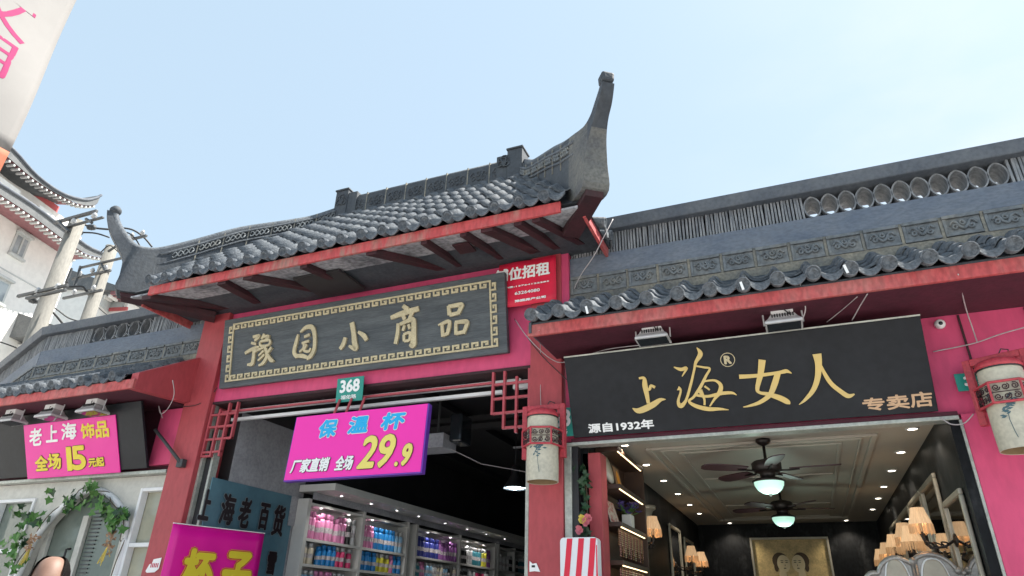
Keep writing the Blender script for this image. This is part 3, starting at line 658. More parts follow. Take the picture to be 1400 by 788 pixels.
PL(MB().box(-5.79, -5.71, 4.94, 4.998, 2.80, 2.88), 'strut_plate', 'steel', bevel=.004)

# ================================================================== SIGNS
# carved plaque on the gatehouse
fp = FR((-5.494,5.0,3.612), (1,0,0), (0,-.13,.74)); PW, PH = 3.331, .752
pl = thing('hanging_plaque', (-3.83,4.95,3.6), 'dark wooden plaque with five raised gold characters and a gold key border', 'plaque')
MB().fbox(fp, 0, PW, 0, PH, -.045, .012).build('board', M['plaque'], pl, bevel=.006)
b = MB(); t = .0085; cz0, cz1 = .0125, .024
def key_h(a0, a1, b0, h, flip):
    n = round((a1-a0)/.098); u = (a1-a0)/n; F = lambda y: b0+(h-y if flip else y)
    def bar(x0, x1, y0, y1):
        p, q = F(y0), F(y1); b.fbox(fp, x0, x1, min(p,q), max(p,q), cz0, cz1)
    for i in range(n):
        x = a0+i*u
        bar(x, x+u, h-2*t, h); bar(x, x+2*t, 0, h-2*t); bar(x+2*t, x+u*.74, 0, 2*t)
        bar(x+u*.74-2*t, x+u*.74, 2*t, h*.60); bar(x+u*.40, x+u*.74-2*t, h*.60-2*t, h*.60)
def key_v(b0, b1, a0, h, flip):
    n = round((b1-b0)/.098); u = (b1-b0)/n; F = lambda y: a0+(h-y if flip else y)
    def bar(x0, x1, y0, y1):
        p, q = F(y0), F(y1); b.fbox(fp, min(p,q), max(p,q), x0, x1, cz0, cz1)
    for i in range(n):
        x = b0+i*u
        bar(x, x+u, h-2*t, h); bar(x, x+2*t, 0, h-2*t); bar(x+2*t, x+u*.74, 0, 2*t)
        bar(x+u*.74-2*t, x+u*.74, 2*t, h*.60); bar(x+u*.40, x+u*.74-2*t, h*.60-2*t, h*.60)
mg = .085; kh = .068
key_h(mg+kh, PW-mg-kh, mg*.72, kh, True); key_h(mg+kh, PW-mg-kh, PH-mg*.72-kh, kh, False)
key_v(mg*.72, PH-mg*.72, mg, kh, False); key_v(mg*.72, PH-mg*.72, PW-mg-kh, kh, True)
b.build('key_border', M['gold'], pl)
A, B4 = (300, 370, 4.635), (350, 390, 3.94)
chars = [(A, [[(225,425,14),(265,418,16),(235,450,14)],[(215,462,12),(245,470,14)],[(175,528,14),(215,505,18),(258,492,18),(240,520,12)],[(232,500,18),(228,560,18),(218,595,20),(190,600,10)],
  [(298,405,14),(280,440,12)],[(285,425,12),(325,420,14),(305,445,12)],[(270,455,10),(330,445,14),(325,475,12),(275,480,12),(270,455,10)],[(255,510,12),(310,480,14)],[(300,485,14),(315,540,18),(290,590,16),(262,605,8)],[(295,510,12),(262,545,10)],[(300,535,12),(258,575,10)],[(345,490,14),(318,525,12)],[(315,530,14),(340,570,20),(358,578,10)]]),
 (A, [[(510,408,8),(500,450,18),(485,520,20),(505,550,22)],[(525,395,10),(560,365,20),(600,365,24),(615,420,20),(612,500,20),(590,545,22),(565,560,20)],[(495,545,18),(540,545,22),(580,560,14)],[(550,425,14),(585,410,16)],[(535,465,12),(580,450,14)],[(548,465,12),(545,495,12),(520,520,12)],[(565,470,14),(550,510,14),(580,515,14),(590,495,8)]]),
 (B4, [[(525,205,22),(535,260,22),(540,310,26),(545,345,24),(510,330,10)],[(490,285,16),(480,320,20),(462,348,16)],[(560,255,12),(590,275,22),(605,300,18)]]),
 (B4, [[(800,115,18),(825,135,26)],[(735,180,18),(800,155,26),(885,130,24)],[(800,165,18),(810,190,18)],[(850,150,18),(835,185,16)],[(775,210,16),(772,260,18),(760,320,18)],[(785,215,16),(845,190,22),(858,200,24),(858,270,26),(855,325,30),(835,325,10)],[(810,220,14),(800,250,14)],[(830,215,14),(838,240,14)],[(805,270,12),(808,305,14)],[(805,270,12),(838,260,14),(835,298,14),(808,305,12)]]),
 (B4, [[(1045,115,18),(1050,165,20)],[(1045,120,18),(1105,110,22),(1115,115,22),(1095,160,20)],[(1050,165,18),(1095,155,18)],[(1010,215,16),(1015,280,18)],[(1005,215,16),(1050,200,18),(1040,265,18)],[(1015,275,16),(1045,262,16)],[(1085,205,16),(1085,270,18)],[(1080,205,16),(1135,200,22),(1145,210,20),(1125,265,18)],[(1085,265,16),(1130,255,18)],[(990,220,8),(1010,210,10)]])]
for (ox, oy, sc_), st in chars: brush(MB(), fp, st, ox, oy, sc_, .0125, .020).build('raised_character', M['gold'], pl)

# long black shop sign, right
fb = FR((-1.57,5.0,2.815), (1,0,0), (0,-.22,.596)); BW, BH = 2.52, .636
bs = thing('shop_sign', (-.3,4.95,2.8), 'long black shop sign with large gold brush lettering and small white and bronze lettering', 'sign')
MB().fbox(fb, 0, BW, 0, BH, -.03, .012).build('board', M['signblack'], bs, bevel=.004)
MB().fbox(fb, 0, BW, BH+.001, BH+.012, -.03, .018).build('top_trim', M['frame_pale'], bs)
D5 = (850, 460, 4.242)
big = [[[(103,243,12),(132,243,18),(138,285,30),(150,345,24),(158,388,18)],[(145,312,12),(165,305,16),(172,285,14),(196,296,16)],[(66,416,4),(105,430,32),(180,398,34),(225,368,22),(258,365,3)]],
 [[(305,178,6),(345,192,20),(378,184,16),(352,232,5)],[(328,300,26),(345,315,12),(330,375,16),(345,402,28),(375,370,16),(402,280,15),(422,195,13),(432,150,18),(458,102,28),(437,65,4)],[(432,172,9),(480,180,12),(512,188,12),(490,230,15),(460,290,18),(420,350,15),(392,375,14),(430,402,22),(500,420,24),(570,420,16),(622,425,3)],[(480,260,11),(540,255,13),(575,282,22),(570,322,26),(540,362,15),(512,405,8)],[(432,340,14),(500,347,16),(580,330,20),(640,327,16),(668,340,3)],[(455,312,28),(480,360,13),(482,398,12)],[(482,288,12),(512,310,9)]],
 [[(815,136,42),(805,220,34),(787,300,24),(800,325,18),(850,335,24),(920,358,34),(962,380,30),(975,392,6)],[(682,234,26),(780,228,22),(900,212,20),(940,204,24),(958,202,22),(985,214,4)],[(905,215,34),(885,280,36),(858,340,28),(800,382,22),(740,402,13),(705,409,4)]],
 [[(1131,102,52),(1140,160,40),(1135,240,33),(1110,310,28),(1065,365,18),(1028,395,4)],[(1152,160,8),(1175,215,22),(1215,275,26),(1270,320,28),(1312,345,28),(1348,334,8)]]]
for st in big: brush(MB(), fb, st, *D5, .0125, .012).build('gold_character', M['gold2'], bs)
a, b_ = fb.uv(850+615/4.242, 460+136/4.242); ra = abs(fb.uv(850+658/4.242, 460+134/4.242)[0]-a)
b = MB(); ri = [[fb.pt(a+q*math.cos(2*math.pi*k/28), b_+q*math.sin(2*math.pi*k/28), z) for k in range(28)] for q, z in ((ra*.9,.0125),(ra*.9,.018),(ra,.018),(ra,.0125))]; b.grid(ri, True)
text_mb(b, 'R', fb, a-ra*.42, b_-ra*.52, a+ra*.42, b_+ra*.52, ra*.09, .014); b.build('registered_mark', M['gold'], bs)
text('white_lettering', '源自1932年', fb, (806,592), (893,573), M['letter_white'], bs, .003, .0135)
for s_, bl_, tr_ in (('专',(1181,562),(1207,543)),('卖',(1214,560),(1240,539)),('店',(1246,557),(1272,535))): text('bronze_lettering', s_, fb, bl_, tr_, M['bronze'], bs, .003, .0135)

# hanging pink price sign
f29 = FR((-4.338,4.90,2.582), (1,0,.004), (0,.03,.61)); SW, SH = 1.455, .612
ps = thing('price_sign', (-3.6,4.9,2.58), 'bright pink cup price sign reading 29.9 hung from red rods in the gatehouse opening', 'sign')
MB().fbox(f29, 0, SW, 0, SH, -.06, -.001).build('box_edge', M['violet'], ps, bevel=.004)
MB().fbox(f29, .012, SW-.012, .012, SH-.004, 0, .004).build('face', M['magenta2'], ps)
E5 = lambda x, y: (380+x/6.064, 540+y/6.064)
for s_, bl_, tr_ in (('保',(330,358),(508,208)),('温',(578,325),(768,180)),('杯',(852,298),(1065,148))): text('cyan_character', s_, f29, E5(*bl_), E5(*tr_), M['cyan'], ps, .008, .012, .12, .014, M['letter_white'])
for s_, bl_, tr_ in (('29',(662,615),(995,335)),('.',(970,598),(998,565)),('9',(1015,590),(1125,415))): text('price_digit', s_, f29, E5(*bl_), E5(*tr_), M['yellow2'], ps, .011 if s_ != '.' else .004, .012, .16 if s_ != '.' else 0, .017 if s_ != '.' else .009, M['outline'])
for s_, bl_, tr_ in (('厂家直销',(106,652),(440,522)),('全场',(470,632),(640,508))): text('white_lettering', s_, f29, E5(*bl_), E5(*tr_), M['letter_white'], ps, .005, .012, .14, .009, M['outline'])
b = MB()
for px in (462, 478, 496): x = at(px, 556, Y=4.97).x; b.tube([(x,4.985,3.34),(x,4.93,3.19)], .012, 8)
b.build('hanging_rod', M['lattice_red'], ps)

# enamel number plates
def plate(fr, wd, ht, label, num, sub, numbox, subbox):
    t = thing('house_number_plate', fr.pt(wd/2, 0, 0), label, 'number plate')
    MB().fbox(fr, 0, wd, 0, ht, -.006, .004).build('plate', M['teal'], t, bevel=.003)
    text_mb(MB(), num, fr, *numbox, .006, .0055).build('digit', M['letter_white'], t)
    text_mb(MB(), sub, fr, *subbox, .001, .0055).build('street_name', M['letter_white'], t)
plate(FR((-3.955,5.0,3.318), (1,0,0), (0,-.02,.235)), .305, .236, 'teal number plate 368 on the gatehouse lintel above the pink price sign', '368', '福佑路', (.045,.095,.26,.21), (.06,.025,.235,.065))
plate(FR((-1.855,4.992,2.828), (1,0,0), (0,0,1)), .305, .236, 'teal number plate half hidden behind the lantern on the red pillar', '368', '福佑路', (.055,.085,.255,.215), (.06,.022,.235,.062))
plate(FR((1.094,5.0,2.935), (1,0,0), (0,0,1)), .305, .12+.0, 'teal plate mostly hidden behind the lantern on the pink wall', '3', '福佑路', (.05,.035,.10,.09), (.12,.03,.25,.06))

# rental banner
fr_ = FR((-2.262,4.955,4.03), (1,0,0), (0,0,1))
rb = thing('rental_banner', (-1.97,4.95,4.03), 'crimson rental banner with white characters and phone numbers behind the plaque', 'banner')
b = MB(); b.grid([[fr_.pt(.565*i/10, .455*j/6, .006*math.sin(i*1.1+j*.7)) for i in range(11)] for j in range(7)]); bb_ = b.build('cloth', M['rental'], rb, smooth=True)
sm = bb_.modifiers.new('thickness', 'SOLIDIFY'); sm.thickness = .004
G1 = lambda x, y: (640+x/3.94, 280+y/3.94)
text('white_character', '铺位招租', fr_, G1(150,425), G1(440,310), M['letter_white'], rb, .005, .012)
text('phone_number', '电话:13764122283', fr_, G1(185,460), G1(438,410), M['letter_white'], rb, .0015, .012)
text('phone_number', '63264080', fr_, G1(255,490), G1(388,453), M['letter_white'], rb, .0015, .012)
text('company_name', '豫园房产公司', fr_, G1(255,530), G1(420,492), M['letter_white'], rb, .0022, .012)

# jewellery sign on a black board, left
f15 = FR((-8.95,4.955,2.815), (1,0,0), (0,-.255,.585)); 
bk = tag(MB().fbox(f15, 0, 2.74, 0, .70, -.03, 0).build('blank_sign_board', M['signblack'], bevel=.004), 'dark blank sign board behind the pink fifteen yuan poster', 'sign')
a0, b0 = f15.uv(39,655); a1, b1 = f15.uv(159,567)
j15 = thing('price_sign', f15.pt((a0+a1)/2, b0, .01), 'magenta jewellery poster reading 15 in yellow on the dark board above the arched door', 'sign')
MB().fbox(f15, a0, a1, b0, b1, .002, .012).build('poster_face', M['magenta'], j15, bevel=.002)
H4 = lambda x, y: (x/3.94, 588+y/3.94); H3 = lambda x, y: (x/3.94, 390+y/3.94)
for s_, bl_, tr_ in (('老',H4(168,85),H3(232,768)),('上',H4(258,65),H3(318,752)),('海',H4(340,52),H3(418,738))): text('white_character', s_, f15, bl_, tr_, M['letter_white'], j15, .006, .016, .12)
for s_, bl_, tr_ in (('饰',H4(448,45),H3(512,742)),('品',H4(528,40),H3(588,730))): text('yellow_character', s_, f15, bl_, tr_, M['yellow'], j15, .007, .016)
for s_, bl_, tr_, bo in (('全',H4(202,218),H4(262,138),.008),('场',H4(272,210),H4(332,126),.008),('1',H4(374,216),H4(388,92),.007),('5',H4(402,212),H4(462,85),.011),('元起',H4(488,198),H4(566,145),.005)): text('yellow_character', s_, f15, bl_, tr_, M['yellow'], j15, bo, .017, 0, bo+.006, M['outline'])

# cup board by the left pillar
c0 = at(237,716,Y=4.78); hd = hdir(1507); fc = FR(c0, hd, (0,0,1)); a1, _ = fc.uv(362,728)
cb = thing('cup_board', fc.pt(a1/2,-.9,0), 'magenta cup board with two yellow outlined characters leaning beside the left red pillar', 'sign')
b = MB(); b.grid([[fc.pt(a1*i/12, -.9+.9*j/8, .004*math.sin(i*1.7)+.003*math.sin(i*.8+j)) for i in range(13)] for j in range(9)]); o = b.build('poster_face', M['magenta'], cb, smooth=True); o.modifiers.new('thickness','SOLIDIFY').thickness = .006
MB().fbox(fc, 0, a1, .001, .008, -.01, .012).build('top_edge', M['letter_white'], cb)
J3 = lambda x, y: (230+x/5.325, 640+y/5.325)
for s_, bl_, tr_ in (('杯',(65,905),(340,612)),('子',(362,925),(612,630))): text('yellow_character', s_, fc, J3(*bl_), J3(*tr_), M['yellow'], cb, .017, .022, 0, .024, M['redline'], .031, M['orangeline'])

# blue shop panel inside
fw_ = FR((-5.447,4.97+.38,0), (0,1,0), (0,0,1))
bp = thing('wall_panel_sign', (-5.44,5.9,1.0), 'blue grey wall panel with dark raised characters inside the gatehouse shop', 'sign')
fw2 = FR((-5.440,0,0), (0,1,0), (0,0,1))
MB().box(-5.45, -5.440, 5.12, 6.40, .3, 2.715).build('panel', M['blue'], bp)
for s_, bl_, tr_ in (('上',(206,368),(320,170)),('海',(355,400),(492,205)),('老',(490,425),(605,232)),('百',(640,440),(735,270)),('货',(738,485),(850,285)),('雪',(700,770),(785,620))):
    p0 = J3(*bl_); p1 = J3(*tr_)
    text('dark_character', s_, fw2, p0, p1, M['metalletter'], bp, .010, .018, 0, .015, M['letteredge'])
fg = thing('notice_sheet', (-5.43,6.45,2.39), 'small grey notice sheet beside the blue panel in the gatehouse shop', 'notice')
MB().box(-5.438, -5.425, 6.33, 6.57, 2.39, 2.715).build('sheet', M['greyboard'], fg, bevel=.002)
b = MB()
for y, z in ((6.52,2.68),(6.47,2.58),(6.45,2.43)): b.lathe([(.0001,.006),(.012,.004),(.014,0)], (-5.425,y,z), 10, (1,0,0), cap=False)
b.build('pin', M['alu'], fg)

# ================================================================== LANTERNS
def lantern(c, label, rz=0):
    t = thing('wall_lantern', c, label, 'lantern', None)
    c = V(c)                                            # centre of the shade's bottom rim
    r_ = .122
    b = MB(); b.lathe([(r_,.0),(r_+.002,.10),(r_+.001,.34),(r_*.97,.50)], c, 32, cap=False); b.lathe([(r_-.006,.001),(r_-.006,.49)], c, 32, cap=False); b.lathe([(r_-.006,.001),(r_,.0)], c, 32, cap=False)
    sh = b.build('shade', M['paper'], t, smooth=True)
    MB().lathe([(r_-.007,.002),(r_-.007,.2)], c, 32, cap=False).build('lining', M['brown'], sh, smooth=True)
    b = MB(); b.lathe([(r_*1.03,.495),(r_*1.05,.515),(r_*.9,.545),(r_*.45,.565),(.02,.575)], c, 32); b.build('cap', M['lantern_red'], t, smooth=True)
    b = MB(); b.lathe([(r_*1.035,.488),(r_*1.035,.496)], c, 32); b.build('cap_rim', M['black'], t)
    # painted orchid sprays
    b = MB()
    for k in range(46):
        if k < 30: q = -1.75+random.gauss(.30,.20); z = .235+random.gauss(0,.022)+.10*(q+1.45)
        else: q = -2.10+random.gauss(0,.10); z = .325+random.gauss(0,.03)
        o = V((math.cos(q)*(r_+.0035), math.sin(q)*(r_+.0035), z)); tg = V((-math.sin(q), math.cos(q), 0)); l = random.uniform(.016,.04); a_ = random.uniform(-.5,1.0)
        d_ = tg*math.cos(a_)+V((0,0,1))*math.sin(a_); e_ = tg*-math.sin(a_)+V((0,0,1))*math.cos(a_)
        b.poly([c+o-d_*l*.5, c+o+e_*.007, c+o+d_*l*.5, c+o-e_*.007])
    b.tube([c+V((math.cos(q)*(r_+.003), math.sin(q)*(r_+.003), z)) for q, z in ((-1.50,.22),(-1.53,.16),(-1.48,.10),(-1.42,.055))], .0018, 5)
    b.build('painted_spray', M['ink'], sh)
    # hexagonal pierced collar
    hexp = lambda k, rr, z: c+V((rr*math.cos(math.pi/3*k+.26), rr*math.sin(math.pi/3*k+.26), z))
    b = MB()
    for z in (.265,.39):
        for k in range(6): b.tube([hexp(k,.158,z), hexp(k+1,.158,z)], .008, 6)
    for k in range(6): b.tube([hexp(k,.158,.265), hexp(k,.158,.39)], .008, 6)
    co = b.build('collar', M['lantern_red'], t)
    b = MB()
    for k in range(6):
        p0, p1 = hexp(k,.156,0), hexp(k+1,.156,0); ff = FR(p0, p1-p0, (0,0,1)); L = (p1-p0).length
        for i in range(3):
            for j in range(2):
                ca, cb_ = L*(.2+.3*i), .298+.058*j; g_ = random.choice((-1,1))
                b.tube([ff.pt(ca+.021*(1-q/16)*math.cos(g_*q*.8+i), cb_+.021*(1-q/16)*math.sin(g_*q*.8+i)) for q in range(13)], .0035, 5)
        b.tube([ff.pt(.01,.327), ff.pt(L-.01,.327)], .003, 5)
    b.build('fretwork', M['maroon'], co, smooth=True)
    # square bracket hoop from the wall
    b = MB(); hw = .160; yy = .11; bx = c.x-.028
    for sx in (-1, 1): b.box(bx+sx*hw-.022, bx+sx*hw+.022, c.y+yy-.02, c.y+yy+.025, c.z+.20, c.z+.63)
    b.box(bx-hw+.0221, bx+hw-.0221, c.y+yy-.02, c.y+yy+.025, c.z+.585, c.z+.63)
    for sx in (-.1, .1): b.box(c.x+sx-.012, c.x+sx+.012, c.y+yy-.018, c.y+yy+.018, c.z+.545, c.z+.584)
    b.build('bracket', M['lantern_red'], t, bevel=.004)
    b = MB(); b.tube([c+V((0,yy,.63)), c+V((.02,yy,.66)), c+V((.05,yy+.03,.655)), c+V((.04,yy+.05,.63))], .004, 6); b.tube([c+V((0,yy,.56)), c+V((0,0,.57))], .012, 8)
    b.build('wall_arm', M['steel'], t)
    return t
lantern((-1.765, 4.80, 2.445), 'parchment cylinder lantern with blue sprays in a red bracket on the middle red pillar')
lr = lantern((1.275, 4.72, 2.475), 'parchment cylinder lantern in a red bracket on the pink wall at the right edge')
lr.rotation_euler = (0, 0, R(-28))

# ================================================================== FLOODLIGHTS
def flood(c, label, group, s_=1.0, tilt=0):
    t = thing('floodlight', c, label, 'floodlight', group); c = V(c)
    fx = FR(c, (1,0,0), (0,-math.sin(tilt),math.cos(tilt)))      # n = towards the street
    b = MB(); w_ = .122*s_
    rows = [[fx.pt(a*k,z,d_*k2) for a, d_ in ((-1,-1),(1,-1),(1,1),(-1,1))] for z, k, k2 in ((0,w_,.085*s_),(.018*s_,w_,.085*s_),(.045*s_,w_*.80,.062*s_),(.075*s_,w_*.66,.05*s_))]
    b.grid(rows, True); b.poly(rows[0][::-1]); b.poly(rows[-1])
    hb = b.build('housing', M['alu'], t, bevel=.004)
    MB().fbox(fx, -w_*.6, w_*.6, .078*s_, .128*s_, -.045*s_, .045*s_).build('driver_box', M['white'], t, bevel=.006)
    b = MB()
    for k in range(9): x = (-w_*.56)+k*w_*.14; b.fbox(fx, x-.004*s_, x+.004*s_, .047*s_, .0765*s_, -.056*s_, .060*s_)
    b.build('cooling_fin', M['black'], hb)
    MB().fbox(fx, -w_*.9, w_*.9, -.004, -.0005, -.07*s_, .07*s_).build('lens', M['glassblack'], t)
    b = MB()
    for sx in (-1,1): b.tube([fx.pt(sx*(w_+.006),.02*s_,0), fx.pt(sx*(w_+.006),.15*s_,-.01)], .006*s_, 6)
    b.tube([fx.pt(-w_-.006,.15*s_,-.01), fx.pt(w_+.006,.15*s_,-.01)], .006*s_, 6); b.build('yoke', M['alu'], t)
    MB().tube([fx.pt(0,.128*s_,0), fx.pt(.02*s_,.10*s_,.052*s_), fx.pt(.045*s_,.06*s_,.07*s_), fx.pt(.05*s_,.12*s_,.02)], .004, 6).build('lead', M['black'], t)
    return t
flood((-.818,4.62,3.40), 'silver floodlight above the first gold character of the long black sign', 'floodlights over the long black sign')
flood((.098,4.62,3.392), 'silver floodlight under the eave above the circled mark side of the black sign', 'floodlights over the long black sign')
for x, lb in ((-8.05,'silver floodlight at the left picture edge under the left eave'),(-7.39,'silver floodlight above the top left corner of the jewellery poster'),(-6.74,'silver floodlight above the right corner of the jewellery poster')):
    flood((x,4.56,3.335), lb, 'floodlights under the left eave', 1.15)
t = thing('security_camera', (1.108,5.055,3.437), 'small white dome camera on the pink wall right of the black sign', 'camera')
MB().lathe([(.034,0),(.034,.02),(.028,.036),(.016,.045)], (1.108,5.055,3.437), 20, (0,-1,-.15)).build('dome', M['white'], t, smooth=True)
MB().lathe([(.014,.046),(.010,.052),(.0001,.055)], (1.108,5.055,3.437), 14, (0,-1,-.15), cap=False).build('lens', M['glassblack'], t, smooth=True)

# ================================================================== RIGHT SHOP CONTENTS
def fan(c, s_, label, phase):
    t = thing('ceiling_fan', c, label, 'ceiling fan', 'ceiling fans in the right shop'); c = V(c)
    MB().lathe([(.055,0),(.058,-.02),(.045,-.035),(.02,-.05),(.012,-.055)], c, 20).build('canopy', M['bronze_dark'], t, smooth=True)
    MB().lathe([(.012,-.05),(.012,-.15),(.03,-.165)], c, 12).build('rod', M['bronze_dark'], t, smooth=True)
    MB().lathe([(.03,-.16),(.095,-.175),(.112,-.19),(.112,-.245),(.09,-.26),(.06,-.265),(.055,-.30),(.10,-.312),(.122,-.325),(.122,-.335)], c, 28).build('motor', M['bronze_dark'], t, smooth=True)
    bw = MB().lathe([(.112,-.336),(.108,-.36),(.088,-.395),(.055,-.418),(.018,-.426),(.0001,-.427)], c, 28, cap=False).build('light_bowl', M['bowl'], t, smooth=True)
    MB().lathe([(.016,-.425),(.012,-.438),(.0001,-.442)], c, 12, cap=False).build('finial', M['bronze_dark'], bw, smooth=True)
    for k in range(5):
        q = phase+2*math.pi*k/5; u_ = V((math.cos(q),math.sin(q),0)); v_ = V((-math.sin(q),math.cos(q),.16)).normalized()
        b = MB(); pr = [(.17,.045),(.25,.058),(.40,.066),(.49,.06),(.525,.04),(.535,.0)]
        top = [c+u_*r_+v_*w_+V((0,0,-.235)) for r_, w_ in pr]+[c+u_*r_-v_*w_+V((0,0,-.235)) for r_, w_ in pr[-2::-1]]
        b.prism(top, (0,0,-.008)); bl_ = b.build('blade', M['blade'], t)
        MB().tube([c+u_*.09+V((0,0,-.25)), c+u_*.15+V((0,0,-.252)), c+u_*.24+V((0,0,-.248))], .012, 6, flat=.5).build('blade_iron', M['bronze_dark'], bl_)
    l = bpy.data.lights.new('fan_lamp', 'POINT'); l.energy = FANW; l.color = (.72,1,.88); l.shadow_soft_size = .11
    lo = bpy.data.objects.new('fan_lamp', l); COL.objects.link(lo); lo.parent = t; lo.location = (0,0,-.50)
    return t
FANW = 1.3
fan((-.185,5.62,2.848), 1, 'dark five bladed ceiling fan with glowing bowl nearest the shop door', -.12)
fan((-.165,7.75,2.848), 1, 'dark five bladed ceiling fan farther inside beneath the shop ceiling, above the sepia picture', .30)
def downlight(c, group, label, m, rad=.034, watt=0, col=(1,.88,.70)):
    t = thing('downlight', c, label, 'downlight', group); c = V(c)
    MB().lathe([(rad*1.4,0),(rad*1.38,-.006),(rad,-.008),(rad,.0)], c, 18, cap=False).build('trim_ring', M['alu'], t, smooth=True)
    MB().lathe([(rad*.98,-.003),(rad*.6,-.006),(.0001,-.007)], c, 18, cap=False).build('glow_disc', M[m], t, smooth=True)
    if watt:
        l = bpy.data.lights.new('downlight_lamp', 'SPOT'); l.energy = watt; l.spot_size = R(125); l.spot_blend = .6; l.color = col; l.shadow_soft_size = .03
        lo = bpy.data.objects.new('downlight_lamp', l); COL.objects.link(lo); lo.parent = t; lo.location = (0,0,-.02)
for i, y in enumerate((5.49,6.34,7.20,8.07,8.94,9.77)): downlight((-1.28,y,2.849), 'left row of ceiling downlights', 'small round downlight in the left row of the right shop ceiling', 'down', watt=2.6 if i % 2 == 0 else 0)
for i, y in enumerate((5.59,6.41,7.23,8.13,8.93,9.84)): downlight((.868,y,2.849), 'right row of ceiling downlights', 'small round downlight in the right row of the right shop ceiling', 'down', watt=2.6 if i % 2 == 0 else 0)
downlight((-.997,11.0-.1,2.849), None, 'round downlight at the back left of the right shop ceiling', 'down', watt=5); downlight((.596,10.9,2.849), None, 'round downlight at the back right of the right shop ceiling', 'down', watt=5); downlight((.535,5.4,2.849), None, 'round downlight just behind the door head near the bronze letters', 'down')
# sepia picture on the back wall
fz = FR((-.755,11.09,1.80), (1,0,0), (0,0,1)); t = thing('framed_picture', (-.2,11.09,1.8), 'sepia picture of two dark haired women hanging on the black back wall', 'picture')
MB().fbox(fz, .03, 1.05, .03, .82, -.01, .004).build('print', M['sepia'], t)
b = MB(); b.fbox(fz, 0,1.08,.82,.85,-.01,.03); b.fbox(fz, 0,1.08,0,.03,-.01,.03); b.fbox(fz, 0,.03,.0305,.8195,-.01,.03); b.fbox(fz, 1.05,1.08,.0305,.8195,-.01,.03); b.build('frame', M['champagne'], t, bevel=.004)
fa = MB(); ha = MB(); bd = MB()
el = lambda a, b_, ra, rb_, c_: [fz.pt(a+ra*math.cos(2*math.pi*k/24), b_+rb_*math.sin(2*math.pi*k/24), c_) for k in range(24)]
for a, sg in ((.40,1),(.66,-1)):
    vc = .49
    ha.poly(el(a-.012*sg,vc+.040,.108,.112,.007)); ha.poly(el(a-.075*sg,vc-.05,.030,.06,.0068))
    fa.poly(el(a+.030*sg,vc,.088,.118,.009)); fa.poly(el(a+.0*sg,vc-.16,.05,.10,.0087)); bd.poly(el(a-.02*sg,.14,.20,.20,.006))
    for e_ in (.0,.062): ha.poly(el(a+(.010+e_)*sg,vc+.018,.018,.006,.0105)); ha.poly(el(a+(.010+e_)*sg,vc+.042,.022,.004,.0105))
    ha.poly(el(a+.040*sg,vc-.062,.018,.007,.0105)); ha.poly(el(a+.046*sg,vc-.022,.004,.012,.0104))
fa.build('painted_face', M['sepia_face'], t); ha.build('painted_hair', M['sepia_hair'], t); bd.build('painted_dress', M['rose_y'], t)
# mirror frames along the walls
def mirror(x, sg, y0, y1, z1, label, z0=1.2):
    ff = FR((x,0,0), (0,-sg,0), (0,0,1)) ; t = thing('wall_mirror', (x,(y0+y1)/2,z0), label, 'mirror', 'mirrors on the right shop walls')
    A = [-y1, -y0] if sg > 0 else [y0, y1]; a0, a1 = A; w_ = .038
    b = MB(); b.fbox(ff, a0,a1,z1-w_,z1,0,.028); b.fbox(ff, a0,a1,z0,z0+w_,0,.028); b.fbox(ff, a0,a0+w_,z0+w_,z1-w_,0,.028); b.fbox(ff, a1-w_,a1,z0+w_,z1-w_,0,.028); b.build('frame', M['champagne'], t, bevel=.008)
    MB().fbox(ff, a0+w_,a1-w_,z0+w_,z1-w_,.002,.012).build('glass', M['mirror'], t)
mirror(.995, 1, 4.99+.16, 5.81, 2.345, 'pale framed mirror on the right wall, lowest and nearest the door')
for y0, y1, n_ in ((5.905,6.66,'second mirror from the door on the right wall, behind the nearest lamp'),(6.72,7.50,'third mirror from the door on the right wall'),(7.58,8.53,'fourth mirror from the door on the right wall'),(8.62,9.50,'mirror farthest from the door on the right wall')): mirror(.995, 1, y0, y1, 2.58, n_)
mirror(-1.495, -1, 6.38, 6.80, 2.61, 'narrow pale mirror on the left wall beside the bead shelves'); mirror(-1.495, -1, 8.45, 9.22, 2.57, 'pale framed mirror on the left wall behind the middle lamp'); mirror(-1.495, -1, 9.5, 10.3, 2.52, 'pale framed mirror on the left wall farthest from the door')
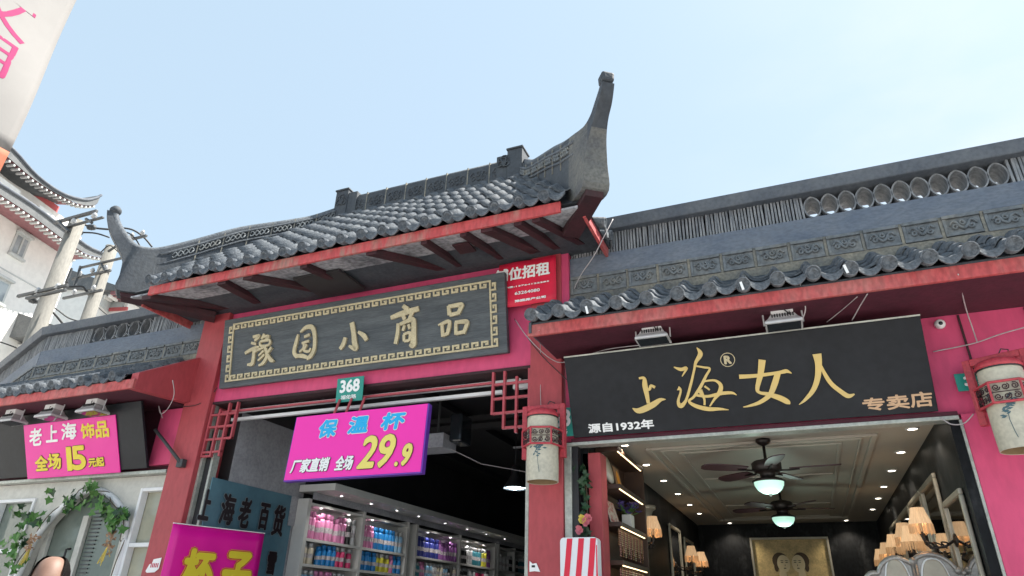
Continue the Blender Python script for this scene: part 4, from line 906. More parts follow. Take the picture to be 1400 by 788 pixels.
# wall lamps with pleated fringed shades
def sconce(c, sg, label, watt):
    t = thing('wall_lamp', c, label, 'wall lamp', 'fringed wall lamps in the right shop'); c = V(c)
    n_ = 36; b = MB(); rows = []
    for r_, z in ((.040,.115),(.045,.088),(.068,.018),(.073,0)): rows.append([c+V(((r_+(.004 if k % 2 else -.003))*math.cos(2*math.pi*k/n_), (r_+(.004 if k % 2 else -.003))*math.sin(2*math.pi*k/n_), z)) for k in range(n_)])
    b.grid(rows, True); sh = b.build('shade', M['shade'], t)
    b = MB()
    for k in range(60):
        q = 2*math.pi*k/60+random.uniform(-.03,.03); l = random.uniform(.05,.068); r_ = .075
        p = c+V((r_*math.cos(q), r_*math.sin(q), 0)); b.tube([p, p+V((.003*math.cos(q),.003*math.sin(q),-l))], .0036, 4)
    b.build('fringe', M['fringe'], sh)
    b = MB(); wx = c.x+sg*.20
    b.tube([c+V((0,0,.02)), c+V((0,0,-.10)), V((c.x+sg*.04,c.y,c.z-.16)), V((c.x+sg*.12,c.y,c.z-.15)), V((wx,c.y,c.z-.10))], .010, 8)
    for k in range(3):
        b.tube([V((c.x+sg*(.02+.05*k),c.y,c.z-.14))+V((.03*math.cos(q*.7)*(1-q/12), .03*math.sin(q*.7)*(1-q/12)*(1 if k % 2 else -1), .02*math.sin(q*.5))) for q in range(10)], .006, 6)
    b.build('arm', M['bronze_dark'], t, smooth=True)
    MB().lathe([(.05,0),(.045,.012),(.02,.02)], (wx-sg*.0, c.y, c.z-.11), 16, (-sg,0,0)).build('wall_plate', M['bronze_dark'], t, smooth=True)
    if watt:
        l = bpy.data.lights.new('lamp_bulb', 'POINT'); l.energy = watt; l.color = (1,.62,.30); l.shadow_soft_size = .02
        lo = bpy.data.objects.new('lamp_bulb', l); COL.objects.link(lo); lo.parent = t; lo.location = (0,0,.045)
sc_l = ['nearest', 'second', 'third', 'fourth', 'fifth', 'sixth']
for i, (x, y) in enumerate(((.79,5.72),(.75,6.02),(.78,6.62),(.78,7.5),(.78,8.3),(.78,9.05))): sconce((x, y, 2.19 if i != 1 else 2.10), 1, f'amber fringed wall lamp on the right wall, {sc_l[i]} from the door', .3 if i in (0,2,4) else 0)
for i, (y, lb) in enumerate(((6.40,'amber fringed wall lamp on the left wall beside the bead shelves'),(8.62,'amber fringed wall lamp on the left wall, nearer of the far pair'),(9.45,'amber fringed wall lamp on the left wall, farther of the far pair'))): sconce((-1.27, y, 2.27 if i == 0 else 2.21), -1, lb, .3)
for y, z, s_, lb in ((6.75,2.40,-1,'pale carved bracket on the left wall above a lamp'),):
    b = MB(); b.lathe([(.03,-.30),(.05,-.2),(.045,-.1),(.07,-.02),(.10,0),(.10,.03)], (-1.40,y,z+.1), 14); tag(b.build('wall_corbel', M['champagne'], smooth=True), lb, 'corbel')
# display shelf with strip lights at the left of the door
t = thing('display_shelf', (-1.45,5.75,0), 'dark wooden display shelf with glowing strips just inside the right shop on the left', 'shelf')
sx0, sx1, sy0, sy1 = -1.498, -1.30, 5.34, 6.26
MB().box(sx0, sx1, sy1, sy1+.03, .02, 2.80).build('side_panel', M['wood'], t, bevel=.003); MB().box(sx0, sx0+.015, sy0, sy1-.001, .02, 2.80).build('back_panel', M['wood'], t)
SH = (1.62,1.90,2.18,2.47,2.77)
for z in SH:
    s1 = MB().box(sx0+.016, sx1, sy0, sy1-.001, z, z+.035).build('shelf_board', M['wood'], t, bevel=.003)
    MB().box(sx1-.014, sx1-.006, sy0+.02, sy1-.05, z-.007, z-.001).build('light_strip', M['led'], s1)
# things on it
b = MB(); b.lathe([(.10,0),(.13,.01),(.13,.03),(.0001,.015)], (-1.46,5.50,2.66), 20, (1,0,.25)); tag(b.build('display_plate', M['cream'], smooth=True), 'pale round plate leaning on the top shelf by the door', 'plate')
fq = FR((-1.42,5.78,2.51), (0,1,0), (-.2,0,1)); t2 = thing('picture_card', fq.pt(.1,0,0), 'orange picture card of a face on the top display shelf', 'picture')
MB().fbox(fq, 0,.20,0,.235,-.006,0).build('card', M['dry'], t2); b = MB(); b.poly([fq.pt(.10+.055*math.cos(k*math.pi/10), .125+.08*math.sin(k*math.pi/10), .003) for k in range(20)]); b.build('printed_face', M['orangeline'], t2)
t2 = thing('flower_vase', (-1.37,5.86,2.215), 'white square vase of purple flowers on the middle display shelf', 'vase')
MB().box(-1.41,-1.33,5.80,5.92,2.216,2.33).build('vase', M['shelf'], t2, bevel=.004)
b = MB(); b2 = MB()
for k in range(16):
    c = V((-1.36+random.gauss(0,.03), 5.86+random.gauss(0,.10), 2.38+random.gauss(0,.035)))
    for q in range(7):
        a_ = 2*math.pi*q/7; d_ = V((math.cos(a_), math.sin(a_), random.uniform(.2,.9))).normalized(); s_ = d_.cross(V((0,0,1))).normalized()*.018
        b.poly([c, c+d_*.024+s_, c+d_*.045, c+d_*.024-s_])
    b2.tube([c, V((-1.37,5.86,2.32))], .003, 4)
b.build('petals', M['purple'], t2); b2.build('stems', M['leaf'], t2)
fq = FR((-1.40,5.42,2.218), (0,1,0), (-.3,0,1)); tag(MB().fbox(fq, 0,.30,0,.20,-.008,0).build('patterned_card', mat('floral_print', (.55,.5,.42), sc=30, col2=(.45,.10,.10), lo=.5, hi=.55), bevel=.002), 'floral printed card leaning on the middle display shelf', 'card')
frm = []
for i, (y, z) in enumerate(((6.02,2.216),(6.14,2.216),(6.04,2.31),(6.15,2.31))):
    tag(MB().box(-1.42,-1.405,y-.045,y+.045,z,z+.085).build('small_box', M['dry' if i % 2 else 'cream'], bevel=.002), 'small patterned box stacked at the far end of the middle display shelf', 'box', 'small boxes on the display shelf')
bead = [mat('bead_tone', c_, .25, .2, var=.3, sc=40) for c_ in ((.28,.16,.08),(.45,.36,.22),(.16,.07,.05),(.38,.20,.16))]
bm_ = {}
for lv, z in ((0,2.18),(1,1.90)):
    for i in range(30):
        y = 5.37+i*.029; k = (i*7+lv*3) % 4; l = .12+.04*((i*5) % 3)
        if (k,(i*5) % 3) not in bm_:
            b = MB(); n_ = int(l/.016)
            for q in range(n_): b.lathe([(.0001,-.008),(.007,-.004),(.008,0),(.007,.004),(.0001,.008)], V((0,0,-.02-q*.016)), 6, cap=False)
            b.tube([V((0,0,-.02)), V((0,0,.0))], .002, 4); o = b.build('bead_strand', bead[k], origin=(0,0,0)); bm_[(k,(i*5) % 3)] = o
        else: o = bm_[(k,(i*5) % 3)].copy(); COL.objects.link(o)
        o.location = (-1.335, y, z-.012); tag(o, 'hanging bead strand below the middle display shelf' if lv == 0 else 'hanging bead strand below the lower display shelf', 'bead strand', 'bead strands on the display shelf')
# silver carved chair
cy = 5.75; cz = 1.98
t = thing('carved_chair', (.72,cy,0), 'silver carved high back chair with lobed crest inside the right shop door', 'chair')
def lobes(c_, k=1.0):
    P_ = []
    for cx_, cz_, r_, a0, a1 in ((.43,1.82,.07,200,75),(.585,1.86,.13,165,48),(.80,1.86,.155,135,25),(1.0,1.80,.09,100,-40)):
        for i in range(9): a_ = R(a0+(a1-a0)*i/8); P_.append(V((.72+(cx_+r_*math.cos(a_)-.72)*k, c_, 1.5+(cz_+r_*math.sin(a_)-1.5)*k)))
    return P_
pf = lobes(cy); b = MB(); b.prism([(.40,cy,.95)]+pf+[(1.03-.05,cy,.95)], (0,.07,0)); b.build('back_frame', M['pewter'], t, bevel=.012)
b = MB(); b.tube([p+V((0,-.006,-.022)) for p in pf], .016, 8); 
b.tube([(.68,cy-.008,1.2),(.685,cy-.008,1.94)], .012, 8); b.tube([(.70,cy-.008,1.2),(.705,cy-.008,1.94)], .012, 8); b.build('crest_moulding', M['pewter'], t, smooth=True)
for cx_, rx, rz_, zc_ in ((.575,.085,.36,1.60),(.81,.095,.36,1.60)):
    loop = [V((cx_+rx*math.copysign(abs(math.cos(q))**.7, math.cos(q)), cy-.006, zc_+rz_*math.copysign(abs(math.sin(q))**.8, math.sin(q)))) for q in [2*math.pi*k/36 for k in range(36)]]
    b = MB(); b.prism(loop, (0,-.02,0)); b.build('back_cushion', M['champagne'], t, bevel=.01); b = MB(); b.tube(loop+[loop[0]], .010, 8); b.build('piping', M['letter_white'], t, smooth=True)
b = MB(); b.lathe([(.0001,.02),(.02,.015),(.028,0)], (.692,cy-.01,1.945), 16, (0,-1,0), cap=False); b.lathe([(.0001,.02),(.018,.015),(.025,0)], (.955,cy-.01,1.885), 16, (0,-1,0), cap=False); b.build('rosette', M['pewter'], t, smooth=True)
MB().box(.40,1.0-.02,cy-.5,cy-.001,.42,.52).build('seat', M['champagne'], t, bevel=.02)
for x, y in ((.44,cy-.45),(.94,cy-.45),(.44,cy+.03),(.94,cy+.03)): MB().tube([(x,y,.021),(x,y,.25),(x,y,.42)], [.018,.028,.03], 10).build('leg', M['pewter'], t, smooth=True)
# striped board by the pillar
fs = FR((-1.650,4.86,0), (1,.0,0), (0,0,1)); t = thing('striped_stand', (-1.51,4.88,0), 'red and white striped stand board in front of the middle pillar base', 'stand')
b = MB(); rr = .03; w_ = .283; zt = 2.055
out_ = [(0,.02),(w_,.02)]+[(w_-rr+rr*math.cos(R(a_)), zt-rr+rr*math.sin(R(a_))) for a_ in range(0,91,15)]+[(rr+rr*math.cos(R(a_)), zt-rr+rr*math.sin(R(a_))) for a_ in range(90,181,15)]
b.prism([fs.pt(x,z,0) for x, z in out_], (0,.09,0)); b.build('board', M['stripe_white'], t, bevel=.004)
b = MB()
for k in range(3):
    x0 = .03+.088*k; L = [(x0-.012*(1-q/6)**2*3+.01*(q/6), .05+(zt-.055)*q/6) for q in range(7)]
    L = [(x0-.10+.125*(q/8)**.6 if q < 8 else x0+.025, 1.3+.747*q/8) for q in range(9)]
    b.grid([[fs.pt(max(.004,x),z,.002) for x, z in L], [fs.pt(min(w_-.004,x+.042),z,.002) for x, z in L]])
L = [(w_-.03+.02*(q/8), 1.3+.70*q/8) for q in range(9)]; b.grid([[fs.pt(x,z,.0022) for x, z in L], [fs.pt(w_-.003,z,.0022) for x, z in L]])
b.build('stripe', M['stripe_red'], t)
MB().box(-1.66,-1.36,4.80,5.0,.004,.02).build('base', M['steel'], t)

# ================================================================== GATEHOUSE SHOP CONTENTS
def cabinet(y0, y1, label):
    t = thing('display_cabinet', (-5.3,(y0+y1)/2,0), label, 'cabinet', 'white cup cabinets'); x0, x1 = -5.445, -5.27
    for y in (y0, (y0+y1)/2, y1): MB().box(x0, x1, y-.03, y+.03, .02, 2.70).build('upright', M['shelf'], t, bevel=.003)
    for a_, c_ in ((y0+.031,(y0+y1)/2-.031),((y0+y1)/2+.031,y1-.031)):
        for z in (1.73,2.0,2.27,2.66): MB().box(x0, x1-.003, a_, c_, z-.03, z).build('shelf_board', M['shelf'], t)
    MB().box(x0, x0+.01, y0+.031, y1-.031, .02, 2.63).build('back_panel', M['shelf'], t)
    return t
cabinet(6.47, 8.72, 'white cup cabinet beside the grey notice sheet'); cabinet(8.98, 11.85, 'white cup cabinet second from the shop opening'); cabinet(12.0, 13.6, 'white cup cabinet deepest in the dark shop')
t = thing('cabinet_canopy', (-5.1,10,2.71), 'grey overhanging canopy with downlights above the white cup cabinets', 'canopy'); MB().box(-5.445,-4.93,6.45,13.7,2.78,2.86).build('panel', M['shelf'], t, bevel=.004)
MB().box(-5.27,-5.262,6.5,13.6,2.70,2.778).build('valance', M['greyboard'], t)
for i, y in enumerate((6.82,7.46,8.09,8.69,9.51,10.29,11.05,11.86)): downlight((-5.1,y,2.779), 'downlights under the cabinet canopy', 'tiny white downlight under the cabinet canopy', 'down2', .024, watt=2.5 if i % 2 == 0 else 0, col=(1,.97,.93))
for y in (6.73,7.30,7.84,9.36,10.11,10.74,11.4): downlight((-5.31,y,2.628), 'downlights inside the cup cabinets', 'tiny white downlight inside the top of a cup cabinet', 'down2', .022, watt=.55, col=(1,.97,.93))
CUPC = {'pink':(.62,.22,.40),'cream':(.62,.55,.42),'blue':(.02,.20,.50),'red':(.62,.05,.16),'yellow':(.55,.50,.05),'white':(.6,.6,.6),'navy':(.03,.04,.22),'mauve':(.28,.10,.32),'teal':(.04,.18,.22),'black':(.02,.02,.02),'sky':(.25,.45,.62),'rosy':(.6,.12,.28)}
cm = {k: mat(k+'_cup_enamel', v, .3, var=.1) for k, v in CUPC.items()}; lidm = mat('cup_lid', (.5,.5,.5), .35, .3, var=.1)
band = mat('pale_cup_label', (.6,.55,.56), .5, var=.5, sc=50)
proto = {}
def cup(col, y, z, h, shelf_txt):
    key = (col, h)
    if key not in proto:
        t = thing('thermos_cup', (0,0,0), 'x', 'cup')
        MB().lathe([(.036,0),(.038,.01),(.038,h*.72),(.030,h*.80)], (0,0,0), 14).build('body', cm[col], t, smooth=True)
        MB().lathe([(.031,h*.80),(.031,h),(.026,h+.006)], (0,0,0), 14).build('lid', cm[col] if col in ('pink','navy','mauve','blue') else lidm, t, smooth=True)
        MB().lathe([(.0385,h*.30),(.0385,h*.5)], (0,0,0), 14, cap=False).build('label_band', band, t, smooth=True)
        proto[key] = t; t.location = (-5.33,y,z); r_ = t
    else: r_ = dup(proto[key], (-5.33, y+random.uniform(-.008,.008), z), random.uniform(0,6)); r_.location.x += random.uniform(-.02,.02)
    r_['label'] = f'{col} thermos cup in the row on the {shelf_txt}'; r_['group'] = f'{col} cups on the {shelf_txt}'
def row(y0, y1, z, seq, h, txt):
    n = int((y1-y0)/.089)
    for i in range(n):
        if random.random() < .07: continue
        cup(seq[min(len(seq)-1, int(i/n*len(seq)))], y0+.045+i*.089, z+.001, h if random.random() < .8 else round(h*.9,3), txt)
row(6.51,7.55,2.27,['pink']*6+['black','white'],.30,'top shelf of the first cabinet, nearer bay')
row(7.65,8.68,2.27,['pink']*2+['blue']*4+['sky']*2,.27,'top shelf of the first cabinet, farther bay')
row(6.51,7.55,2.0,['cream']*2+['blue']*3+['red']*4,.22,'second shelf of the first cabinet, nearer bay')
row(7.65,8.68,2.0,['blue']*3+['yellow']*3+['pink','blue','blue'],.22,'second shelf of the first cabinet, farther bay')
row(6.51,7.55,1.73,['sky','pink','pink','cream','rosy'],.20,'third shelf of the first cabinet, nearer bay')
row(7.65,8.68,1.73,['sky','white','pink','cream','rosy'],.20,'third shelf of the first cabinet, farther bay')
row(9.02,10.37,2.27,['navy']*4+['mauve']*4,.28,'top shelf of the second cabinet, nearer bay')
row(10.47,11.8,2.27,['black','white','teal','teal','yellow','mauve'],.28,'top shelf of the second cabinet, farther bay')
row(9.02,10.37,2.0,['teal','pink','sky','white','cream','sky','black','cream'],.20,'second shelf of the second cabinet, nearer bay')
row(10.47,11.8,2.0,['black','white','red','white'],.20,'second shelf of the second cabinet, farther bay')
row(12.06,13.5,2.27,['white','black','teal'],.26,'top shelf of the deepest cabinet')
# pendant lamp and ceiling box
t = thing('pendant_lamp', (-2.90,7.0,2.80), 'dark cone pendant lamp with bluish glow hanging in the dark shop', 'pendant lamp')
c = V((-2.90,7.0,2.80)); MB().lathe([(.135,0),(.125,.02),(.07,.11),(.05,.16),(.045,.24),(.02,.26)], c, 24, cap=False).build('lamp_shade', M['black'], t, smooth=True)
MB().lathe([(.0001,-.012),(.05,.0),(.055,.03),(.03,.08)], c, 18, cap=False).build('bulb', mat('cool_bulb_glow', (.8,.95,1), .5, var=0, emit=4, ecol=(.7,.92,1)), t, smooth=True)
MB().lathe([(.128,.012),(.06,.05)], c, 24, cap=False).build('reflector', mat('pale_reflector', (.6,.7,.75), .3, var=0), t, smooth=True)
MB().tube([c+V((0,0,.25)), V((-2.90,7.0,3.66))], .006, 6).build('cord', M['black'], t)
l = bpy.data.lights.new('pendant_bulb', 'POINT'); l.energy = 3; l.color = (.75,.93,1); l.shadow_soft_size = .05; lo = bpy.data.objects.new('pendant_bulb', l); COL.objects.link(lo); lo.parent = t; lo.location = (0,0,-.03)
t = thing('ceiling_unit', (-3.35,6.0,3.03), 'grey box unit under the dark shop ceiling behind the price sign', 'ceiling unit')
MB().box(-3.60,-3.25,5.9,6.2,3.05,3.20).build('box', M['greyboard'], t, bevel=.01); MB().box(-3.24,-3.10,6.0,6.25,3.12,3.42).build('speaker', M['glassblack'], t, bevel=.02); MB().tube([(-3.4,6.05,3.2),(-3.4,6.05,3.66)], .012, 6).build('hanger', M['steel'], t)
b = MB(); b.tube([(-3.24,6.05,3.06),(-2.95,6.2,2.92),(-2.5,6.5,2.86)], .004, 5); tag(b.build('loose_cable', M['wire_w']), 'thin loose cable hanging from the grey ceiling unit', 'cable')

# ================================================================== PLANTS
def leaf(mb, c, s_, d=None):
    n_ = V((random.gauss(0,.6), -1+random.gauss(0,.4), random.gauss(.2,.5))).normalized(); d = V((random.gauss(0,1), random.gauss(0,.3), random.gauss(-.5,.7))) if d is None else d
    d = (d-n_*d.dot(n_)).normalized(); e = n_.cross(d)
    L = [(0,0),(-.25,.42),(.10,.36),(.30,.62),(.48,.30),(1,.0),(.48,-.30),(.30,-.62),(.10,-.36),(-.25,-.42)]
    k = [c+(d*(x-.2)+e*y+n_*(.22*abs(y)-.12*x*x))*s_ for x, y in L]; m_ = c+d*.3*s_
    for i in range(len(k)): mb.poly([m_, k[i], k[(i+1) % len(k)]])
t = thing('ivy_garland', (-7.2,4.98,1.6), 'green ivy garland twined along the white door arch', 'garland')
lv = MB(); ld = MB(); st = MB()
AR = lambda f: ap[int(f*(len(ap)-1))]
for px, py, n_, sp in ((22,770,12,.075),(8,745,4,.05),(30,740,8,.06),(40,712,6,.05),(32,722,4,.04),(25,705,5,.06),(58,715,4,.04),(52,700,3,.04),(70,680,3,.05),(98,690,8,.05),(92,682,4,.04),(125,668,8,.05),(128,680,7,.045),(140,685,8,.05),(148,690,7,.05),(150,705,8,.05),(160,712,9,.05),(167,715,7,.05),(165,703,5,.04),(138,692,5,.04)):
    c = at(px, py, Y=5.0)
    for k in range(int(n_*1.25)):
        q = c+V((random.gauss(0,sp), random.gauss(-.02,.03), random.gauss(0,sp))); leaf(lv if random.random() < .7 else ld, q, random.uniform(.06,.10))
lv.build('leaf_cluster', M['leaf'], t); ld.build('dark_leaf_cluster', M['leaf_dark'], t)
P_ = [V((p.x+.02*math.sin(i*.9), FY-.05+.02*math.cos(i*.7), p.z+.02*math.sin(i*.6))) for i, p in enumerate(ap) if p.z > 1.5]; st.tube(P_, .005, 5); st.build('vine_stem', M['stem'], t)
def dry_bunch(px, py, label):
    c = at(px, py, Y=4.98); t = thing('dried_flower_bunch', c, label, 'dried flowers'); b = MB(); b2 = MB()
    for k in range(22): leaf(b, c+V((random.gauss(0,.035), random.gauss(0,.02), random.gauss(0,.05))), .04)
    for k in range(10): b2.tube([c+V((0,0,-.03)), c+V((random.gauss(-.05,.03), random.gauss(0,.02), -.20+random.gauss(0,.03)))], .004, 5)
    b.build('flower_head', M['dry'], t); b2.build('stalk', M['rose_y'], t)
dry_bunch(150,740, 'dried brown flower bunch on the right side of the door arch'); dry_bunch(45,740, 'dried brown flower bunch on the left side of the door arch')
t = thing('rose_vine', (-1.53,5.02,0), 'climbing vine with pink and yellow roses beside the inner red post', 'vine')
lv = MB(); st = MB(); st.tube([(-1.52+.015*math.sin(i*.8),5.10,.02+i*.13) for i in range(21)], .006, 5)
for i in range(70): leaf(lv, V((-1.515+random.gauss(0,.018), 5.06+random.gauss(0,.02), random.uniform(1.5,2.6))), random.uniform(.03,.07))
lv.build('leaf_cluster', M['leaf_dark'], t); st.build('vine_stem', M['stem'], t)
def rose(px, py, m):
    c = at(px, py, Y=5.0); b = MB()
    for k in range(16):
        q = k*2.4; r_ = .004+.0016*k; d_ = V((math.cos(q), -.6, math.sin(q))).normalized(); s_ = d_.cross(V((0,1,0))).normalized()*.016
        b.poly([c+d_*r_*.3-s_, c+d_*r_*.3+s_, c+d_*(r_+.012)+s_*.8+V((0,-.006,0)), c+d_*(r_+.012)-s_*.8+V((0,-.006,0))])
    b.build('rose_bloom', M[m], t)
for px, py, m in ((797,710,'rose_y'),(802,714,'rose'),(793,725,'rose'),(805,709,'rose')): rose(px, py, m)

# ================================================================== PAPER SCRAPS, CABLES
def scrap(px, Y_, pts, label):
    c = at(*px, Y=Y_); b = MB(); b.prism([c+V((x,0,z)) for x, z in pts], (0,-.003,0)); o = tag(b.build('torn_notice', M['paper']), label, 'torn paper'); return o, c
t = thing('torn_notice', at(215,770,Y=4.99), 'torn white paper notice with red and blue marks on the left red pillar', 'torn paper'); c = at(200,778,Y=4.995)
MB().prism([c+V(q) for q in ((0,0,-.02),(.03,0,.04),(.06,0,.05),(.07,0,.085),(.17,0,.10),(.165,0,.0),(.12,0,-.03),(.02,0,-.035))], (0,-.003,0)).build('paper', M['letter_white'], t)
b = MB(); ffp = FR(c+V((0,-.0035,0)), (1,0,0), (0,0,1))
for k in range(5): b.fbox(ffp, .05+.022*k, .062+.022*k, .012, .05, 0, .001)
b.build('printed_mark', M['redline'], t)
t = thing('torn_notice', at(730,772,Y=4.99), 'torn white paper notice low on the middle red pillar', 'torn paper'); c = at(724,782,Y=4.995)
MB().prism([c+V(q) for q in ((0,0,0),(.0,0,.075),(.025,0,.055),(.055,0,.06),(.085,0,.0),(.04,0,.004))], (0,-.003,0)).build('paper', M['letter_white'], t)
MB().box(c.x+.018,c.x+.045,c.y-.0045,c.y-.0035,c.z+.03,c.z+.045).build('printed_mark', M['wire'], t)
def cable(pts, r_, m, label, name='cable'):
    b = MB(); b.tube(cat_rom(pts, 6), r_, 6); return tag(b.build(name, M[m], smooth=True), label, 'cable')
cable([at(705,438,Y=4.98),at(722,462,Y=4.70),at(752,490,Y=4.9),at(775,495,Y=4.96),at(830,478,Y=4.82),at(900,470,Y=4.76)], .004, 'wire_w', 'pale cable sagging from the plaque corner to the black sign')
cable([at(703,436,Y=4.985),at(735,480,Y=4.985),at(770,515,Y=4.985),at(782,524,Y=4.985)], .0035, 'wire', 'dark cable running down across the middle pillar')
cable([at(737,452,Y=4.39),at(739,480,Y=4.98),at(739,540,Y=4.985),at(740,560,Y=4.93)], .003, 'wire_w', 'thin pale wire dropping from the eave to the left lantern')
cable([at(1310,375,Y=4.39),at(1320,420,Y=4.9),at(1330,450,Y=5.03),at(1336,468,Y=5.03)], .004, 'wire_w', 'pale wire hanging from the right eave down the pink wall')
cable([at(1276,481,Y=5.03),at(1330,470,Y=5.03),at(1365,458,Y=5.0),at(1400,448,Y=4.95),at(1440,438,Y=4.9)], .004, 'wire_w', 'pale wire strung sideways across the pink wall right of the sign')
cable([at(838,300,Y=4.9),at(825,325,Y=4.8),at(812,350,Y=4.8),at(795,375,Y=4.95),at(785,395,Y=5.02)], .0045, 'wire_w', 'pale wire hanging beside the gatehouse roof corner over the right parapet')
cable([at(297,530,Y=5.03),at(285,545,Y=5.03),at(268,554,Y=4.985),at(250,556,Y=4.97)], .004, 'wire', 'dark wire from the plaque corner to the left pillar')
cable([at(236,520,Y=4.5),at(238,540,Y=4.6),at(230,558,Y=4.7),at(220,566,Y=4.85),at(217,555,Y=4.9),at(222,572,Y=4.95)], .004, 'wire_w', 'looped pale wire on the red gable board')
cable([at(1186,402,Y=4.45),at(1175,420,Y=4.6),at(1165,438,Y=4.78)], .004, 'wire_w', 'short pale wire under the right eave above the black sign')
cable([at(1172,406,Y=4.47),at(1150,425,Y=4.7),at(1130,441,Y=4.82)], .003, 'wire_w', 'thin slack wire under the right eave left of the short pale wire')
cable([at(1286,571,Y=5.0),at(1300,580,Y=4.98),at(1318,579,Y=4.95),at(1331,566,Y=4.9)], .004, 'wire_w', 'drooping wire loop under the right lantern')
cable([at(1100,414,Y=4.55),at(1101,425,Y=4.57),at(1096,440,Y=4.6)], .004, 'wire_w', 'curled lead beside the right floodlight')
for i, (px, py, lb) in enumerate(((802,424,'small white tag clipped to an end cap near the eave corner'),(1014,391,'white tag stuck on an end cap above the left floodlight'),(1156,368,'white tag lying on an end cap above the wires'))):
    c = at(px, py, Y=4.325); b = MB(); b.prism([c+V(q) for q in ((-.012,0,.028),(.004,0,.032),(.016,0,-.03),(.0,0,-.034))], (0,-.004,0)); tag(b.build('paper_tag', M['letter_white']), lb, 'tag')

